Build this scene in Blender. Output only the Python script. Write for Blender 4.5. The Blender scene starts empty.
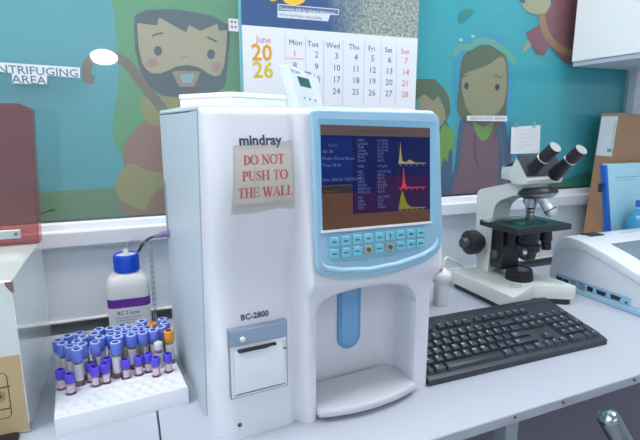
import bpy, bmesh, math, random
from mathutils import Vector, Matrix
random.seed(4)
S = bpy.context.scene
COL = S.collection
PI = math.pi
rad = math.radians

# ------------------------------------------------------------------ camera
CAM_H, F_PX, PITCH, YAW = 0.405, 480.0, rad(11.2), rad(22.0)
cam_d = bpy.data.cameras.new('camera'); cam = bpy.data.objects.new('camera', cam_d); COL.objects.link(cam)
cam_d.sensor_width = 36.0; cam_d.lens = 36.0 * F_PX / 640.0; cam_d.clip_start = 0.01
cam.location = (0, 0, CAM_H); cam.rotation_euler = (PI / 2 - PITCH, 0, -YAW)
S.camera = cam
EYE = Vector((0, 0, CAM_H))
FW = Vector((math.sin(YAW) * math.cos(PITCH), math.cos(YAW) * math.cos(PITCH), -math.sin(PITCH)))
RT = Vector((math.cos(YAW), -math.sin(YAW), 0)); UP = RT.cross(FW)
# measured points of the photograph turned into metres on a known real plane
def ray(x, y): return FW * F_PX + RT * (x - 320) + UP * (220 - y)
def aty(x, y, Y): d = ray(x, y); return EYE + d * ((Y - EYE.y) / d.y)
def atz(x, y, Z): d = ray(x, y); return EYE + d * ((Z - EYE.z) / d.z)
def atx(x, y, X): d = ray(x, y); return EYE + d * ((X - EYE.x) / d.x)

# ------------------------------------------------------------------ materials
def lin(c):
    c = c / 255.0
    return c / 12.92 if c <= 0.04045 else ((c + 0.055) / 1.055) ** 2.4
def rgb(c): return (lin(c[0]), lin(c[1]), lin(c[2]), 1)
MATS = {}
def mat(name, c=(200, 200, 200), rough=0.5, metal=0.0, coat=0.0, spec=0.5, trans=0.0, emit=None, emit_s=0.0, var=0.0, vscale=20.0, bump=0.0, bscale=200.0, alpha=1.0, sss=0.0):
    if name in MATS: return MATS[name]
    m = bpy.data.materials.new(name); m.use_nodes = True
    nt = m.node_tree; b = nt.nodes['Principled BSDF']
    b.inputs['Base Color'].default_value = rgb(c)
    b.inputs['Roughness'].default_value = rough
    b.inputs['Metallic'].default_value = metal
    b.inputs['Coat Weight'].default_value = coat
    b.inputs['Coat Roughness'].default_value = 0.08
    b.inputs['Specular IOR Level'].default_value = spec
    b.inputs['Transmission Weight'].default_value = trans
    b.inputs['Alpha'].default_value = alpha
    if sss: 
        b.inputs['Subsurface Weight'].default_value = sss; b.inputs['Subsurface Scale'].default_value = 0.005
    if emit:
        b.inputs['Emission Color'].default_value = rgb(emit); b.inputs['Emission Strength'].default_value = emit_s
    tc = None
    if var or bump:
        tc = nt.nodes.new('ShaderNodeTexCoord')
    if var:
        n = nt.nodes.new('ShaderNodeTexNoise'); n.inputs['Scale'].default_value = vscale; n.inputs['Detail'].default_value = 4
        nt.links.new(tc.outputs['Object'], n.inputs['Vector'])
        mx = nt.nodes.new('ShaderNodeMix'); mx.data_type = 'RGBA'
        k = [max(0, v * (1 - var)) for v in c]; k2 = [min(255, v * (1 + var)) for v in c]
        mx.inputs[6].default_value = rgb(k); mx.inputs[7].default_value = rgb(k2)
        nt.links.new(n.outputs['Fac'], mx.inputs[0]); nt.links.new(mx.outputs[2], b.inputs['Base Color'])
    if bump:
        n2 = nt.nodes.new('ShaderNodeTexNoise'); n2.inputs['Scale'].default_value = bscale; n2.inputs['Detail'].default_value = 3
        nt.links.new(tc.outputs['Object'], n2.inputs['Vector'])
        bp = nt.nodes.new('ShaderNodeBump'); bp.inputs['Strength'].default_value = bump; bp.inputs['Distance'].default_value = 0.002
        nt.links.new(n2.outputs['Fac'], bp.inputs['Height']); nt.links.new(bp.outputs['Normal'], b.inputs['Normal'])
    MATS[name] = m
    return m
def clear(name, tint=(255, 255, 255), gloss=1.0, rough=0.02, haze=0.0, hazec=(230, 235, 240)):
    """thin clear sheet: tinted see-through, mirror by Fresnel, optional even diffuse haze"""
    if name in MATS: return MATS[name]
    m = bpy.data.materials.new(name); m.use_nodes = True; nt = m.node_tree
    for n in list(nt.nodes): nt.nodes.remove(n)
    out = nt.nodes.new('ShaderNodeOutputMaterial')
    tr = nt.nodes.new('ShaderNodeBsdfTransparent'); tr.inputs['Color'].default_value = rgb(tint)
    gl = nt.nodes.new('ShaderNodeBsdfGlossy'); gl.inputs['Roughness'].default_value = rough
    fr = nt.nodes.new('ShaderNodeFresnel'); ge = nt.nodes.new('ShaderNodeNewGeometry'); io = nt.nodes.new('ShaderNodeMapRange')
    io.inputs['To Min'].default_value = 1.5; io.inputs['To Max'].default_value = 1 / 1.5
    nt.links.new(ge.outputs['Backfacing'], io.inputs['Value']); nt.links.new(io.outputs[0], fr.inputs['IOR'])
    base = tr
    if haze:
        df = nt.nodes.new('ShaderNodeBsdfDiffuse'); df.inputs['Color'].default_value = rgb(hazec)
        mh = nt.nodes.new('ShaderNodeMixShader'); mh.inputs[0].default_value = haze
        nt.links.new(tr.outputs[0], mh.inputs[1]); nt.links.new(df.outputs[0], mh.inputs[2]); base = mh
    mul = nt.nodes.new('ShaderNodeMath'); mul.operation = 'MULTIPLY'; mul.inputs[1].default_value = gloss
    nt.links.new(fr.outputs[0], mul.inputs[0])
    mx = nt.nodes.new('ShaderNodeMixShader')
    nt.links.new(mul.outputs[0], mx.inputs[0]); nt.links.new(base.outputs[0], mx.inputs[1]); nt.links.new(gl.outputs[0], mx.inputs[2])
    nt.links.new(mx.outputs[0], out.inputs['Surface'])
    MATS[name] = m
    return m

# ------------------------------------------------------------------ mesh helpers
def obj(name, bm, mats, parent=None, loc=None, rot=None, smooth=None):
    me = bpy.data.meshes.new(name)
    bmesh.ops.recalc_face_normals(bm, faces=bm.faces[:]) if smooth != 'keep' else None
    bm.to_mesh(me); bm.free()
    if not isinstance(mats, (list, tuple)): mats = [mats]
    for m in mats: me.materials.append(m)
    o = bpy.data.objects.new(name, me); COL.objects.link(o)
    if smooth and smooth != 'keep':
        for p in me.polygons: p.use_smooth = True
        me.set_sharp_from_angle(angle=rad(smooth))
    if parent: o.parent = parent
    if loc is not None: o.location = loc
    if rot is not None: o.rotation_euler = rot
    return o
def empty(name, loc, rotz=0, rot=None):
    o = bpy.data.objects.new(name, None); COL.objects.link(o); o.empty_display_size = 0.02
    o.location = loc; o.rotation_euler = rot if rot else (0, 0, rotz)
    return o
def tag(o, label, cat, group=None):
    o['label'] = label; o['category'] = cat
    if group: o['group'] = group
    return o
def struct(o):
    o['kind'] = 'structure'; return o
def new(): return bmesh.new()
def box(bm, lo, hi, bev=0.0, seg=2, mi=0, M=None):
    c = [(lo[i] + hi[i]) / 2 for i in range(3)]; s = [abs(hi[i] - lo[i]) for i in range(3)]
    r = bmesh.ops.create_cube(bm, size=1.0); vs = r['verts']
    bmesh.ops.scale(bm, vec=s, verts=vs); bmesh.ops.translate(bm, vec=c, verts=vs)
    fs = list({f for v in vs for f in v.link_faces})
    for f in fs: f.material_index = mi
    if bev:
        es = list({e for v in vs for e in v.link_edges})
        rr = bmesh.ops.bevel(bm, geom=es, offset=bev, segments=seg, affect='EDGES', profile=0.5)
        vs = list({v for f in rr['faces'] for v in f.verts} | {v for v in vs if v.is_valid})
        for f in {f for v in vs for f in v.link_faces}: f.material_index = mi
    if M is not None: bmesh.ops.transform(bm, matrix=M, verts=vs)
    return vs
def poly(bm, pts, mi=0):
    f = bm.faces.new([bm.verts.new(p) for p in pts]); f.material_index = mi; return f
def prism(bm, pts, d, bev=0.0, seg=2, mi=0):
    """closed outline pts (3-D, planar) pushed along vector d"""
    d = Vector(d)
    a = [bm.verts.new(p) for p in pts]; b = [bm.verts.new(Vector(p) + d) for p in pts]
    fs = [bm.faces.new(a), bm.faces.new(b[::-1])]
    n = len(pts)
    for i in range(n): fs.append(bm.faces.new((a[i], b[i], b[(i + 1) % n], a[(i + 1) % n])))
    for f in fs: f.material_index = mi
    if bev:
        es = list(fs[0].edges) + list(fs[1].edges)
        bmesh.ops.recalc_face_normals(bm, faces=fs)
        r = bmesh.ops.bevel(bm, geom=es, offset=bev, segments=seg, affect='EDGES', profile=0.5)
        for f in r['faces']: f.material_index = mi
def frame_of(ax):
    ax = Vector(ax).normalized()
    t = Vector((1, 0, 0)) if abs(ax.x) < 0.9 else Vector((0, 1, 0))
    x = (t - ax * t.dot(ax)).normalized(); return x, ax.cross(x), ax
def lathe(bm, prof, base=(0, 0, 0), ax=(0, 0, 1), n=24, mi=0, cap0=True, cap1=True, a0=0.0, a1=2 * PI):
    """prof: (radius, height) list"""
    x, y, z = frame_of(ax); B = Vector(base); rings = []
    full = abs(a1 - a0 - 2 * PI) < 1e-6
    cnt = n if full else n + 1
    for r, h in prof:
        rings.append([bm.verts.new(B + z * h + (x * math.cos(a0 + (a1 - a0) * i / n) + y * math.sin(a0 + (a1 - a0) * i / n)) * r) for i in range(cnt)])
    for k in range(len(rings) - 1):
        for i in range(cnt if full else cnt - 1):
            j = (i + 1) % cnt
            f = bm.faces.new((rings[k][i], rings[k][j], rings[k + 1][j], rings[k + 1][i])); f.material_index = mi
    if full and cap0 and prof[0][0] > 1e-5: bm.faces.new(rings[0][::-1]).material_index = mi
    if full and cap1 and prof[-1][0] > 1e-5: bm.faces.new(rings[-1]).material_index = mi
def tube(bm, pts, r, n=10, mi=0):
    pts = [Vector(p) for p in pts]; rings = []
    px = None
    for i, p in enumerate(pts):
        t = (pts[min(i + 1, len(pts) - 1)] - pts[max(i - 1, 0)]).normalized()
        if px is None: px = frame_of(t)[0]
        x = (px - t * px.dot(t)).normalized(); px = x; y = t.cross(x)
        rr = r[i] if isinstance(r, (list, tuple)) else r
        rings.append([bm.verts.new(p + (x * math.cos(2 * PI * k / n) + y * math.sin(2 * PI * k / n)) * rr) for k in range(n)])
    for a, b in zip(rings, rings[1:]):
        for k in range(n):
            bm.faces.new((a[k], a[(k + 1) % n], b[(k + 1) % n], b[k])).material_index = mi
    bm.faces.new(rings[0][::-1]).material_index = mi; bm.faces.new(rings[-1]).material_index = mi
def spline(pts, k=8):
    pts = [Vector(p) for p in pts]; out = []
    P = [pts[0] * 2 - pts[1]] + pts + [pts[-1] * 2 - pts[-2]]
    for i in range(1, len(P) - 2):
        for j in range(k):
            t = j / k; a, b, c, d = P[i - 1], P[i], P[i + 1], P[i + 2]
            out.append(0.5 * ((2 * b) + (c - a) * t + (2 * a - 5 * b + 4 * c - d) * t * t + (3 * b - a - 3 * c + d) * t ** 3))
    out.append(pts[-1]); return out
def rrect(x0, y0, x1, y1, r, n=5):
    out = []
    for cx, cy, a in ((x1 - r, y1 - r, 0), (x0 + r, y1 - r, 90), (x0 + r, y0 + r, 180), (x1 - r, y0 + r, 270)):
        for i in range(n + 1):
            t = rad(a + 90 * i / n); out.append((cx + r * math.cos(t), cy + r * math.sin(t)))
    return out
def fillet(pts, r, n=4):
    """round the corners of a 2-D outline"""
    out = []; N = len(pts)
    for i in range(N):
        p = Vector(pts[i][:2]); a = Vector(pts[i - 1][:2]); b = Vector(pts[(i + 1) % N][:2])
        rr = r[i] if isinstance(r, (list, tuple)) else r
        da, db = (a - p), (b - p)
        k = min(rr, da.length * 0.45, db.length * 0.45)
        if k < 1e-6: out.append(tuple(p)); continue
        s, e = p + da.normalized() * k, p + db.normalized() * k
        for j in range(n + 1):
            t = j / n; q = s * (1 - t) ** 2 + p * 2 * t * (1 - t) + e * t * t; out.append(tuple(q))
    return out
_FT = {}
def text(bm, s, size, org, xd, ud, align='LEFT', mi=0, sx=1.0, bold=0.0):
    key = (s, align, bold)
    if key not in _FT:
        cu = bpy.data.curves.new('lettering', 'FONT'); cu.body = s; cu.align_x = align; cu.resolution_u = 2; cu.size = 1.0; cu.offset = bold
        to = bpy.data.objects.new('lettering', cu); COL.objects.link(to)
        me = bpy.data.meshes.new_from_object(to.evaluated_get(bpy.context.evaluated_depsgraph_get()))
        _FT[key] = ([v.co.copy() for v in me.vertices], [tuple(p.vertices) for p in me.polygons])
        bpy.data.objects.remove(to); bpy.data.curves.remove(cu); bpy.data.meshes.remove(me)
    vs, fs = _FT[key]; O = Vector(org); xd = Vector(xd); ud = Vector(ud)
    bv = [bm.verts.new(O + xd * (v.x * size * sx) + ud * (v.y * size)) for v in vs]
    for f in fs:
        try: bm.faces.new([bv[i] for i in f]).material_index = mi
        except ValueError: pass
def stroke(bm, pts, w, M, mi=0):
    """flat pen stroke through 2-D pts; M maps 2-D to 3-D"""
    for a, b in zip(pts, pts[1:]):
        a = Vector(a); b = Vector(b); d = b - a
        if d.length < 1e-9: continue
        n = Vector((-d.y, d.x)).normalized() * w / 2; e = d.normalized() * w * 0.12
        poly(bm, [M(a - e + n), M(a - e - n), M(b + e - n), M(b + e + n)], mi)
def ell(cx, cy, rx, ry, n=16, a0=0, a1=360):
    return [(cx + rx * math.cos(rad(a0 + (a1 - a0) * i / n)), cy + ry * math.sin(rad(a0 + (a1 - a0) * i / n))) for i in range(n + (0 if a1 - a0 == 360 else 1))]
def arrow2(cx, cy, w, h): return [(cx - w, cy - h), (cx + w, cy - h), (cx + w, cy + h), (cx - w, cy + h)]

# ------------------------------------------------------------------ shared materials
M_wall = mat('wall paint', (228, 240, 250), 0.6, var=0.02, vscale=3)
M_frame = mat('window frame white', (226, 231, 238), 0.35)
M_gasket = mat('gasket dark', (45, 50, 58), 0.6)
M_bench = mat('bench laminate', (184, 191, 204), 0.4, var=0.012, vscale=6)
M_benchedge = mat('bench edge band', (170, 175, 188), 0.5, var=0.05, vscale=30)
M_dark = mat('dark gap', (40, 44, 52), 0.7)
M_gap = mat('gap grey', (190, 200, 206), 0.6)
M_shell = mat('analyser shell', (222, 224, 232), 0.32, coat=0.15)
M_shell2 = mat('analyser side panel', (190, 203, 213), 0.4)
M_blue = mat('bezel light blue', (152, 192, 216), 0.32, coat=0.2)
M_white = mat('white plastic', (228, 232, 236), 0.35)
M_paper = mat('paper', (232, 234, 238), 0.7)
M_black = mat('black plastic', (28, 31, 37), 0.4)
M_blackm = mat('black matte', (22, 24, 28), 0.55)
M_chrome = mat('satin metal', (200, 203, 208), 0.22, metal=1.0)

# ================================================================== ROOM
YW = 1.07
ZF, ZC = -0.82, 1.80
XL, XR, YB = -1.4, 2.5, -2.6
def slab(name, lo, hi, m): bm = new(); box(bm, lo, hi); return struct(obj(name, bm, m))
slab('floor', (XL - .1, YB - .1, ZF - .1), (XR + .1, YW + .15, ZF), mat('floor tile', (188, 190, 194), 0.4, var=0.04))
slab('ceiling', (XL - .1, YB - .1, ZC), (XR + .1, YW + .15, ZC + .1), mat('ceiling white', (235, 236, 238), 0.8))
slab('wall_left', (XL - .1, YB, ZF), (XL, YW + .1, ZC), M_wall)
slab('wall_right', (XR, YB, ZF), (XR + .1, YW + .1, ZC), M_wall)
slab('wall_front', (XL, YB - .1, ZF), (XR, YB, ZC), M_wall)
# back wall: panel under the window, a dark slot at the bench, wall above and beside the window
WZ0, WZ1, WX0, WX1 = 0.170, 1.02, -1.0, 1.515
slab('wall_back', (XL, YW, 0.004), (XR, YW + .1, WZ0), M_wall)
slab('wall_back', (XL, YW, WZ1), (XR, YW + .1, ZC), M_wall)
slab('wall_back', (XL, YW, WZ0), (WX0, YW + .1, WZ1), M_wall); slab('wall_back', (WX1, YW, WZ0), (XR, YW + .1, WZ1), M_wall)
slab('wall_back', (WX0, YW + .03, WZ0), (WX1, YW + .1, WZ1), M_wall)
slab('wall_back', (XL, YW + 0.03, ZF), (XR, YW + .1, 0.004), M_gap)
# pale bulging lip of the wall panel above the dark gap behind the left bench
bm = new(); tube(bm, [(XL + .01, YW - 0.004, 0.004), (0.0, YW - 0.004, 0.004), (0.5, YW - 0.004, 0.004), (XR - .01, YW - 0.004, 0.004)], 0.004, 8)
struct(obj('trim_1', bm, mat('pale lip', (215, 220, 222), 0.35), smooth=60))

# window: sill profile, jamb, head, two sliding panes
win = struct(empty('window_1', (0, YW, WZ0)))
bm = new()
prof = [(YW + .03, .2135), (YW - .004, .2135), (YW - .010, .2105), (YW - .014, .1985), (YW - .020, .1975), (YW - .022, .1945), (YW - .022, .1675), (YW - .016, .1655), (YW - .016, .1615), (YW + .03, .1615)]
prism(bm, [(WX0, y, z) for y, z in prof], (WX1 - WX0, 0, 0))
fr = obj('frame', bm, M_frame, win, loc=(0, -YW, -WZ0)); struct(fr)
bm = new(); box(bm, (1.468, YW - .022, .2135), (1.514, YW + .02, WZ1), .003); struct(obj('jamb', bm, M_frame, win, loc=(0, -YW, -WZ0)))
bm = new(); box(bm, (WX0, YW - .022, WZ1 - .05), (1.466, YW + .02, WZ1), .003); struct(obj('head_rail', bm, M_frame, win, loc=(0, -YW, -WZ0)))
bm = new(); box(bm, (WX0, YW + .0005, .2136), (1.467, YW + .0085, .2175)); struct(obj('gasket', bm, M_gasket, win, loc=(0, -YW, -WZ0)))
bm = new(); box(bm, (0.2445, YW + .002, .2176), (1.467, YW + .0055, WZ1 - .051))
struct(obj('glass_pane', bm, clear('window glass', (240, 250, 250), 0.55, 0.015, haze=0.03, hazec=(190, 215, 225)), win, loc=(0, -YW, -WZ0)))
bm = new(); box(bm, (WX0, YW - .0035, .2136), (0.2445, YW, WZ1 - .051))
struct(obj('glass_pane', bm, clear('window glass painted haze', (245, 250, 250), 0.7, 0.02, haze=0.10, hazec=(215, 228, 232)), win, loc=(0, -YW, -WZ0)))  # washed-out room reflection put into the pane as pale diffuse haze
bm = new(); box(bm, (0.2447, YW - .004, .2136), (0.2510, YW + .0015, WZ1 - .051))
struct(obj('glass_edge', bm, mat('glass edge cyan', (150, 222, 232), 0.2), win, loc=(0, -YW, -WZ0)))

# ------------------------------------------------------------------ mural print behind the glass
YM = YW + 0.014
MC = dict(teal=(62, 186, 200), grass=(98, 152, 92), green=(92, 178, 108), skin=(218, 188, 148), hair=(58, 74, 86), robe=(184, 116, 88), sash=(184, 166, 76), staff=(138, 106, 80),
          mouth=(200, 150, 110), teeth=(160, 205, 222), eye=(46, 58, 72), blush=(214, 158, 134), veil=(70, 170, 214), crown=(120, 190, 168), skin2=(196, 162, 120), hair2=(118, 112, 78), plum=(158, 92, 108),
          slate=(74, 96, 132), leaf=(150, 172, 62), red=(176, 84, 100), orange=(206, 138, 92), hair3=(112, 74, 62), darkgreen=(60, 156, 150), white=(235, 240, 242), moss=(88, 140, 84), dplum=(120, 66, 88), dteal=(40, 150, 130))
mkeys = list(MC)
mm = [mat('print ' + k, MC[k], 0.75) for k in mkeys]
bm = new(); lay = [0]
def WP(p, dz=0.0): q = aty(p[0], p[1], YM); return Vector((q.x, YM - dz, q.z))
def shp(k, pts):
    lay[0] += 1; f = poly(bm, [WP(p, lay[0] * 0.00006) for p in pts], mkeys.index(k))
def smo(pts, k=5):
    P = [Vector((p[0], p[1], 0)) for p in pts]; n = len(P); out = []
    for i in range(n):
        a, b, c, d = P[i - 1], P[i], P[(i + 1) % n], P[(i + 2) % n]
        for j in range(k):
            t = j / k; q = 0.5 * ((2 * b) + (c - a) * t + (2 * a - 5 * b + 4 * c - d) * t * t + (3 * b - a - 3 * c + d) * t ** 3); out.append((q.x, q.y))
    return out
box(bm, (WX0, YM, .2137), (1.467, YM + .003, WZ1 - .051), mi=0)
def strk(k, pts, w):
    lay[0] += 1
    sp = spline([(p[0], p[1], 0) for p in pts], 6); L, R_ = [], []
    for i, p in enumerate(sp):
        t = (sp[min(i + 1, len(sp) - 1)] - sp[max(0, i - 1)]).normalized(); n = Vector((-t.y, t.x, 0)) * (w / 2); L.append(p + n); R_.append(p - n)
    for i in range(len(sp) - 1): poly(bm, [WP(q, lay[0] * .00006) for q in (L[i], R_[i], R_[i + 1], L[i + 1])], mkeys.index(k))
# left panel: grass, bearded shepherd with a crook
shp('grass', [(-70, 226), (-70, 196), (41, 192), (118, 187.5), (160, 186), (232, 182), (234, 213), (160, 217), (41, 223.5)])
shp('green', smo([(112, -30), (114, 10), (117, 45), (119, 75), (115, 108), (112.5, 128), (115, 146), (124, 157), (131, 151), (137, 134), (150, 116), (170, 112), (205, 112), (236, 118), (239, 60), (238, -30)]))
shp('robe', smo([(141, 124), (126, 142), (123, 160), (128, 178), (121, 200), (124, 213), (150, 216), (190, 214), (226, 210), (228, 150), (205, 118), (165, 108)]))
shp('sash', smo([(145, 98), (140, 108), (152, 125), (175, 124), (215, 118), (215, 100), (180, 96)]))
shp('sash', smo([(131, 163), (120, 173), (115.5, 188), (121, 200), (143, 211), (148, 205), (156, 192), (175, 182), (200, 178), (200, 166), (165, 172), (145, 170)]))
strk('staff', [(94, 80), (87.5, 78), (87, 67), (92, 58.5), (103, 54.5), (116, 57), (128, 65), (142, 83), (154, 98), (172, 122), (190, 146)], 10)
shp('hair', [(134, 24), (135, 15), (147, 10), (175, 9), (210, 15), (227, 24), (230, 32), (229, 50), (227, 72), (225, 86), (215, 95), (185, 98), (163, 96), (150, 87), (140, 71), (135, 50)])
shp('skin', [(137, 23), (157, 25.5), (159, 17.5), (186, 32.5), (189, 25), (200, 31), (217.5, 24), (219, 31), (227.3, 30), (226, 50), (224, 66), (220, 75), (215, 76.3), (208, 73.5), (202, 69), (195, 66.3), (186, 65), (177, 66.2), (168, 70.5), (160, 73.5), (151, 73), (146, 69), (142, 63), (138.5, 46)])
shp('mouth', [(172, 72), (176, 71), (196, 71), (200, 72), (198, 79), (194, 86.5), (180, 87), (175.5, 80)])
shp('teeth', [(179.5, 74.5), (194.5, 74), (192, 82.5), (182.5, 83)])
for c in ((158, 51), (211, 54.3)):
    shp('eye', ell(c[0], c[1], 4.1, 5.0)); 
strk('hair', [(152, 36.5), (157, 34), (163, 33.2)], 2.0); strk('hair', [(207, 37), (212, 39.5), (217, 42)], 2.0)
strk('mouth', [(181, 58.5), (185, 56.5), (190, 58.5)], 1.3)
shp('blush', ell(152.5, 63, 6, 5)); shp('blush', ell(216, 67, 5.5, 5))
# right panel: boy, veiled woman, small angel, plants
shp('slate', smo([(417, 118), (436, 112), (449, 128), (452, 165), (446, 199), (420, 200)]))
shp('skin2', smo([(420, 92), (440, 92), (447, 112), (438, 128), (419, 130)]))
shp('hair2', [(405, 86), (417, 79), (434, 79), (444, 88), (449, 98), (450.5, 112), (446, 121), (444, 108), (438, 96), (433, 101), (424, 94), (416, 100), (405, 100)])
shp('leaf', smo([(444, 124), (449, 129), (453, 127), (452, 134), (457, 138), (452, 143), (455, 150), (449, 150), (447, 162), (444, 158), (440, 168), (430, 160), (436, 140)]))
shp('veil', smo([(455, 200), (458, 150), (456, 118), (453, 80), (458, 52), (471, 38), (487, 34), (503, 40), (512, 58), (513, 90), (508, 120), (514, 150), (515, 196)]))
shp('slate', smo([(447, 199), (454, 168), (458, 130), (464, 118), (500, 118), (508, 140), (512, 170), (510, 195)]))
shp('plum', smo([(453, 199), (459, 165), (463, 130), (470, 119), (496, 119), (501, 135), (504, 165), (503, 196)]))
strk('dplum', [(476, 128), (474, 150), (478, 168)], 2.0); strk('slate', [(497, 128), (500, 150), (500, 190)], 4)
shp('hair2', smo([(460, 118), (459, 80), (463, 56), (476, 47), (491, 45), (504, 52), (508, 75), (506, 105), (502, 120)]))
shp('skin2', smo([(462, 92), (463, 76), (474, 70), (486, 66), (502, 57), (506.5, 76), (505, 98), (497, 113), (483, 118), (469, 113)]))
shp('leaf', smo([(473, 122), (483, 127), (493, 121), (490, 134), (483, 141), (476, 134)]))
strk('crown', [(453, 56), (460, 48), (470, 47), (478, 41), (490, 42), (499, 47), (508, 54), (515, 64)], 6.5)
for c in ((466, 86), (496.7, 87.3)): shp('eye', ell(c[0], c[1], 2.3, 3.4))
strk('hair2', [(462, 77.5), (468, 75)], 1.4); strk('hair2', [(494, 75), (500, 78)], 1.4)
for c in ((460.5, 40), (472.5, 36.5)): shp('white', ell(c[0], c[1], 2.0, 1.6))
shp('darkgreen', smo([(459, 14), (466, 9), (473, 11), (467, 18), (460, 24)]))
shp('skin', smo([(520, -12), (522, 6), (532, 14), (545, 13), (553, 2), (554, -12)])); shp('slate', [(517, -14), (519, 2), (524, 4), (527, -14)]); shp('slate', [(551, -14), (550, 4), (556, 3), (558, -14)])
shp('red', [(546, 12), (562, -14), (600, -20), (600, 66), (572, 66), (561, 60), (549, 46), (543, 56), (536, 54), (525, 33), (540, 24)])
strk('orange', [(541, 14), (544, 30), (553, 44), (570, 53), (590, 56)], 7); shp('skin', [(527, 40), (531, 45), (526, 50), (521, 53)])
shp('moss', smo([(505, 194), (530, 183), (560, 179), (600, 178), (630, 178), (632, 188), (560, 190.5)]))
shp('dteal', smo([(560, 184), (572, 176), (592, 173), (592, 186), (575, 188)]))
mu = obj('mural_print', bm, mm)
tag(mu, 'teal cartoon mural of bearded shepherd and veiled woman behind the window glass', 'mural')

# ------------------------------------------------------------------ papers on the glass
def paper_on_glass(name, pts, yy, m, label, cat, th=0.0004):
    bm = new(); prism(bm, [aty(p[0], p[1], yy) for p in pts], (0, th, 0)); o = obj(name, bm, m); tag(o, label, cat); return o
YG = YW - 0.0043
sg = empty('paper_sign', aty(20, 74, YG)); base = sg.location.copy()
bm = new()
def lp(x, y, d=0.0): q = aty(x, y, YG); return Vector((q.x, YG - d, q.z)) - base
prism(bm, [lp(*p) for p in ((-60, 56), (1, 62.3), (80, 67.5), (80, 78), (47, 75.5), (47, 84.5), (12, 83.5), (12, 73), (-60, 66))], (0, .0003, 0))
obj('paper', bm, mat('sign paper', (232, 240, 244), 0.6), sg)
bm = new()
xd = (aty(78, 69, YG) - aty(0, 64, YG)).normalized(); ud = Vector((0, 0, 1))
text(bm, 'CENTRIFUGING', 0.0205, lp(79.0, 77.2, .0004), xd, ud, 'RIGHT', sx=1.10, bold=0.008)
text(bm, 'AREA', 0.0205, lp(29.5, 83.6, .0004), xd, ud, 'CENTER', sx=1.12, bold=0.008)
obj('lettering', bm, mat('sign ink', (96, 140, 156), 0.7), sg)
tag(sg, 'white cut-out CENTRIFUGING AREA sign on the left window pane', 'sign')

st = empty('sticker', aty(233.5, 25, YG)); base = st.location.copy(); bm = new()
box(bm, (-.0105, -.0003, -.0125), (.0105, 0, .0125)); obj('paper', bm, M_paper, st)
bm = new()
for zz in (.004, -.006): box(bm, (-.006, -.0006, zz), (-.001, -.0003, zz + .004)); box(bm, (.002, -.0006, zz), (.006, -.0003, zz + .004))
obj('print', bm, mat('sticker red', (176, 96, 110), 0.7), st); tag(st, 'small white sticker on the left pane beside the calendar', 'sticker')

YG2 = YW + 0.0014
st = empty('paper_label', aty(487, 118.5, YG2)); base = st.location.copy(); bm = new()
pts = [aty(*p, YG2) - base for p in ((467, 115.6), (507, 115.8), (507, 121.4), (467, 120.8))]
prism(bm, pts, (0, .0003, 0)); obj('paper', bm, M_paper, st)
bm = new()
q0 = aty(468.5, 120, YG2) - base
text(bm, 'SEROLOGY AREA', 0.0115, (q0.x + .004, -.0004, q0.z + .0005), (1, 0, 0), (0, 0, 1), sx=1.35); obj('lettering', bm, mat('ink grey', (120, 130, 140), .7), st)
tag(st, 'narrow white paper strip with print on the right pane, over the veiled woman', 'label')
nt_ = empty('paper_note', aty(525, 140, YG2)); base = nt_.location.copy(); bm = new()
prism(bm, [aty(*p, YG2) - base for p in ((511.5, 127), (540.5, 125), (539.5, 153), (510.5, 154))], (0, .0003, 0)); obj('sheet', bm, M_paper, nt_)
bm = new()
for k in range(6):
    a = aty(515, 131 + k * 3.6, YG2) - base; b = aty(515 + (20, 17, 21, 12, 19, 9)[k], 130.2 + k * 3.55, YG2) - base
    box(bm, (a.x, -.0006, a.z), (b.x, -.0002, a.z + .0011))
obj('writing', bm, mat('faint ink', (198, 205, 216), .8), nt_)
for x in (516, 534):
    bm = new(); q = aty(x, 125.6, YG2) - base; box(bm, (q.x - .007, -.0009, q.z - .006), (q.x + .007, -.0004, q.z + .012))
    obj('tape', bm, clear('sticky tape', (235, 245, 245), .8, .2, haze=.1), nt_)
tag(nt_, 'square white note taped on the right pane above the microscope', 'note')

# ------------------------------------------------------------------ calendar
YC = YW - 0.012
cal = empty('wall_calendar', (0.47, YC, 0.43)); base = cal.location.copy()
CX0, CX1, CZ0, CZM, CZ1 = 0.2495, 0.6850, 0.432, 0.6125, 0.93
bm = new()
def sheet(bm, x0, x1, z0, z1, y, th, n=10, curl=0.006):
    rows = []
    for k in range(2):
        rows.append([[bm.verts.new((x0 + (x1 - x0) * i / n - base.x, y + k * th - base.y - curl * ((abs(i / n - .5) * 2) ** 4) * (1 if i > n / 2 else 0.3), z - base.z)) for i in range(n + 1)] for z in (z0, z1)])
    for k in range(2):
        for i in range(n): bm.faces.new((rows[k][0][i], rows[k][0][i + 1], rows[k][1][i + 1], rows[k][1][i]))
    for i in range(n):
        for j in (0, 1): bm.faces.new((rows[0][j][i], rows[0][j][i + 1], rows[1][j][i + 1], rows[1][j][i]))
    for i in (0, n): bm.faces.new((rows[0][0][i], rows[0][1][i], rows[1][1][i], rows[1][0][i]))
sheet(bm, CX0, CX1, CZ0, CZM, YC, .0015, curl=0.0); obj('page', bm, mat('calendar page', (234, 238, 246), .55), cal)
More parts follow.
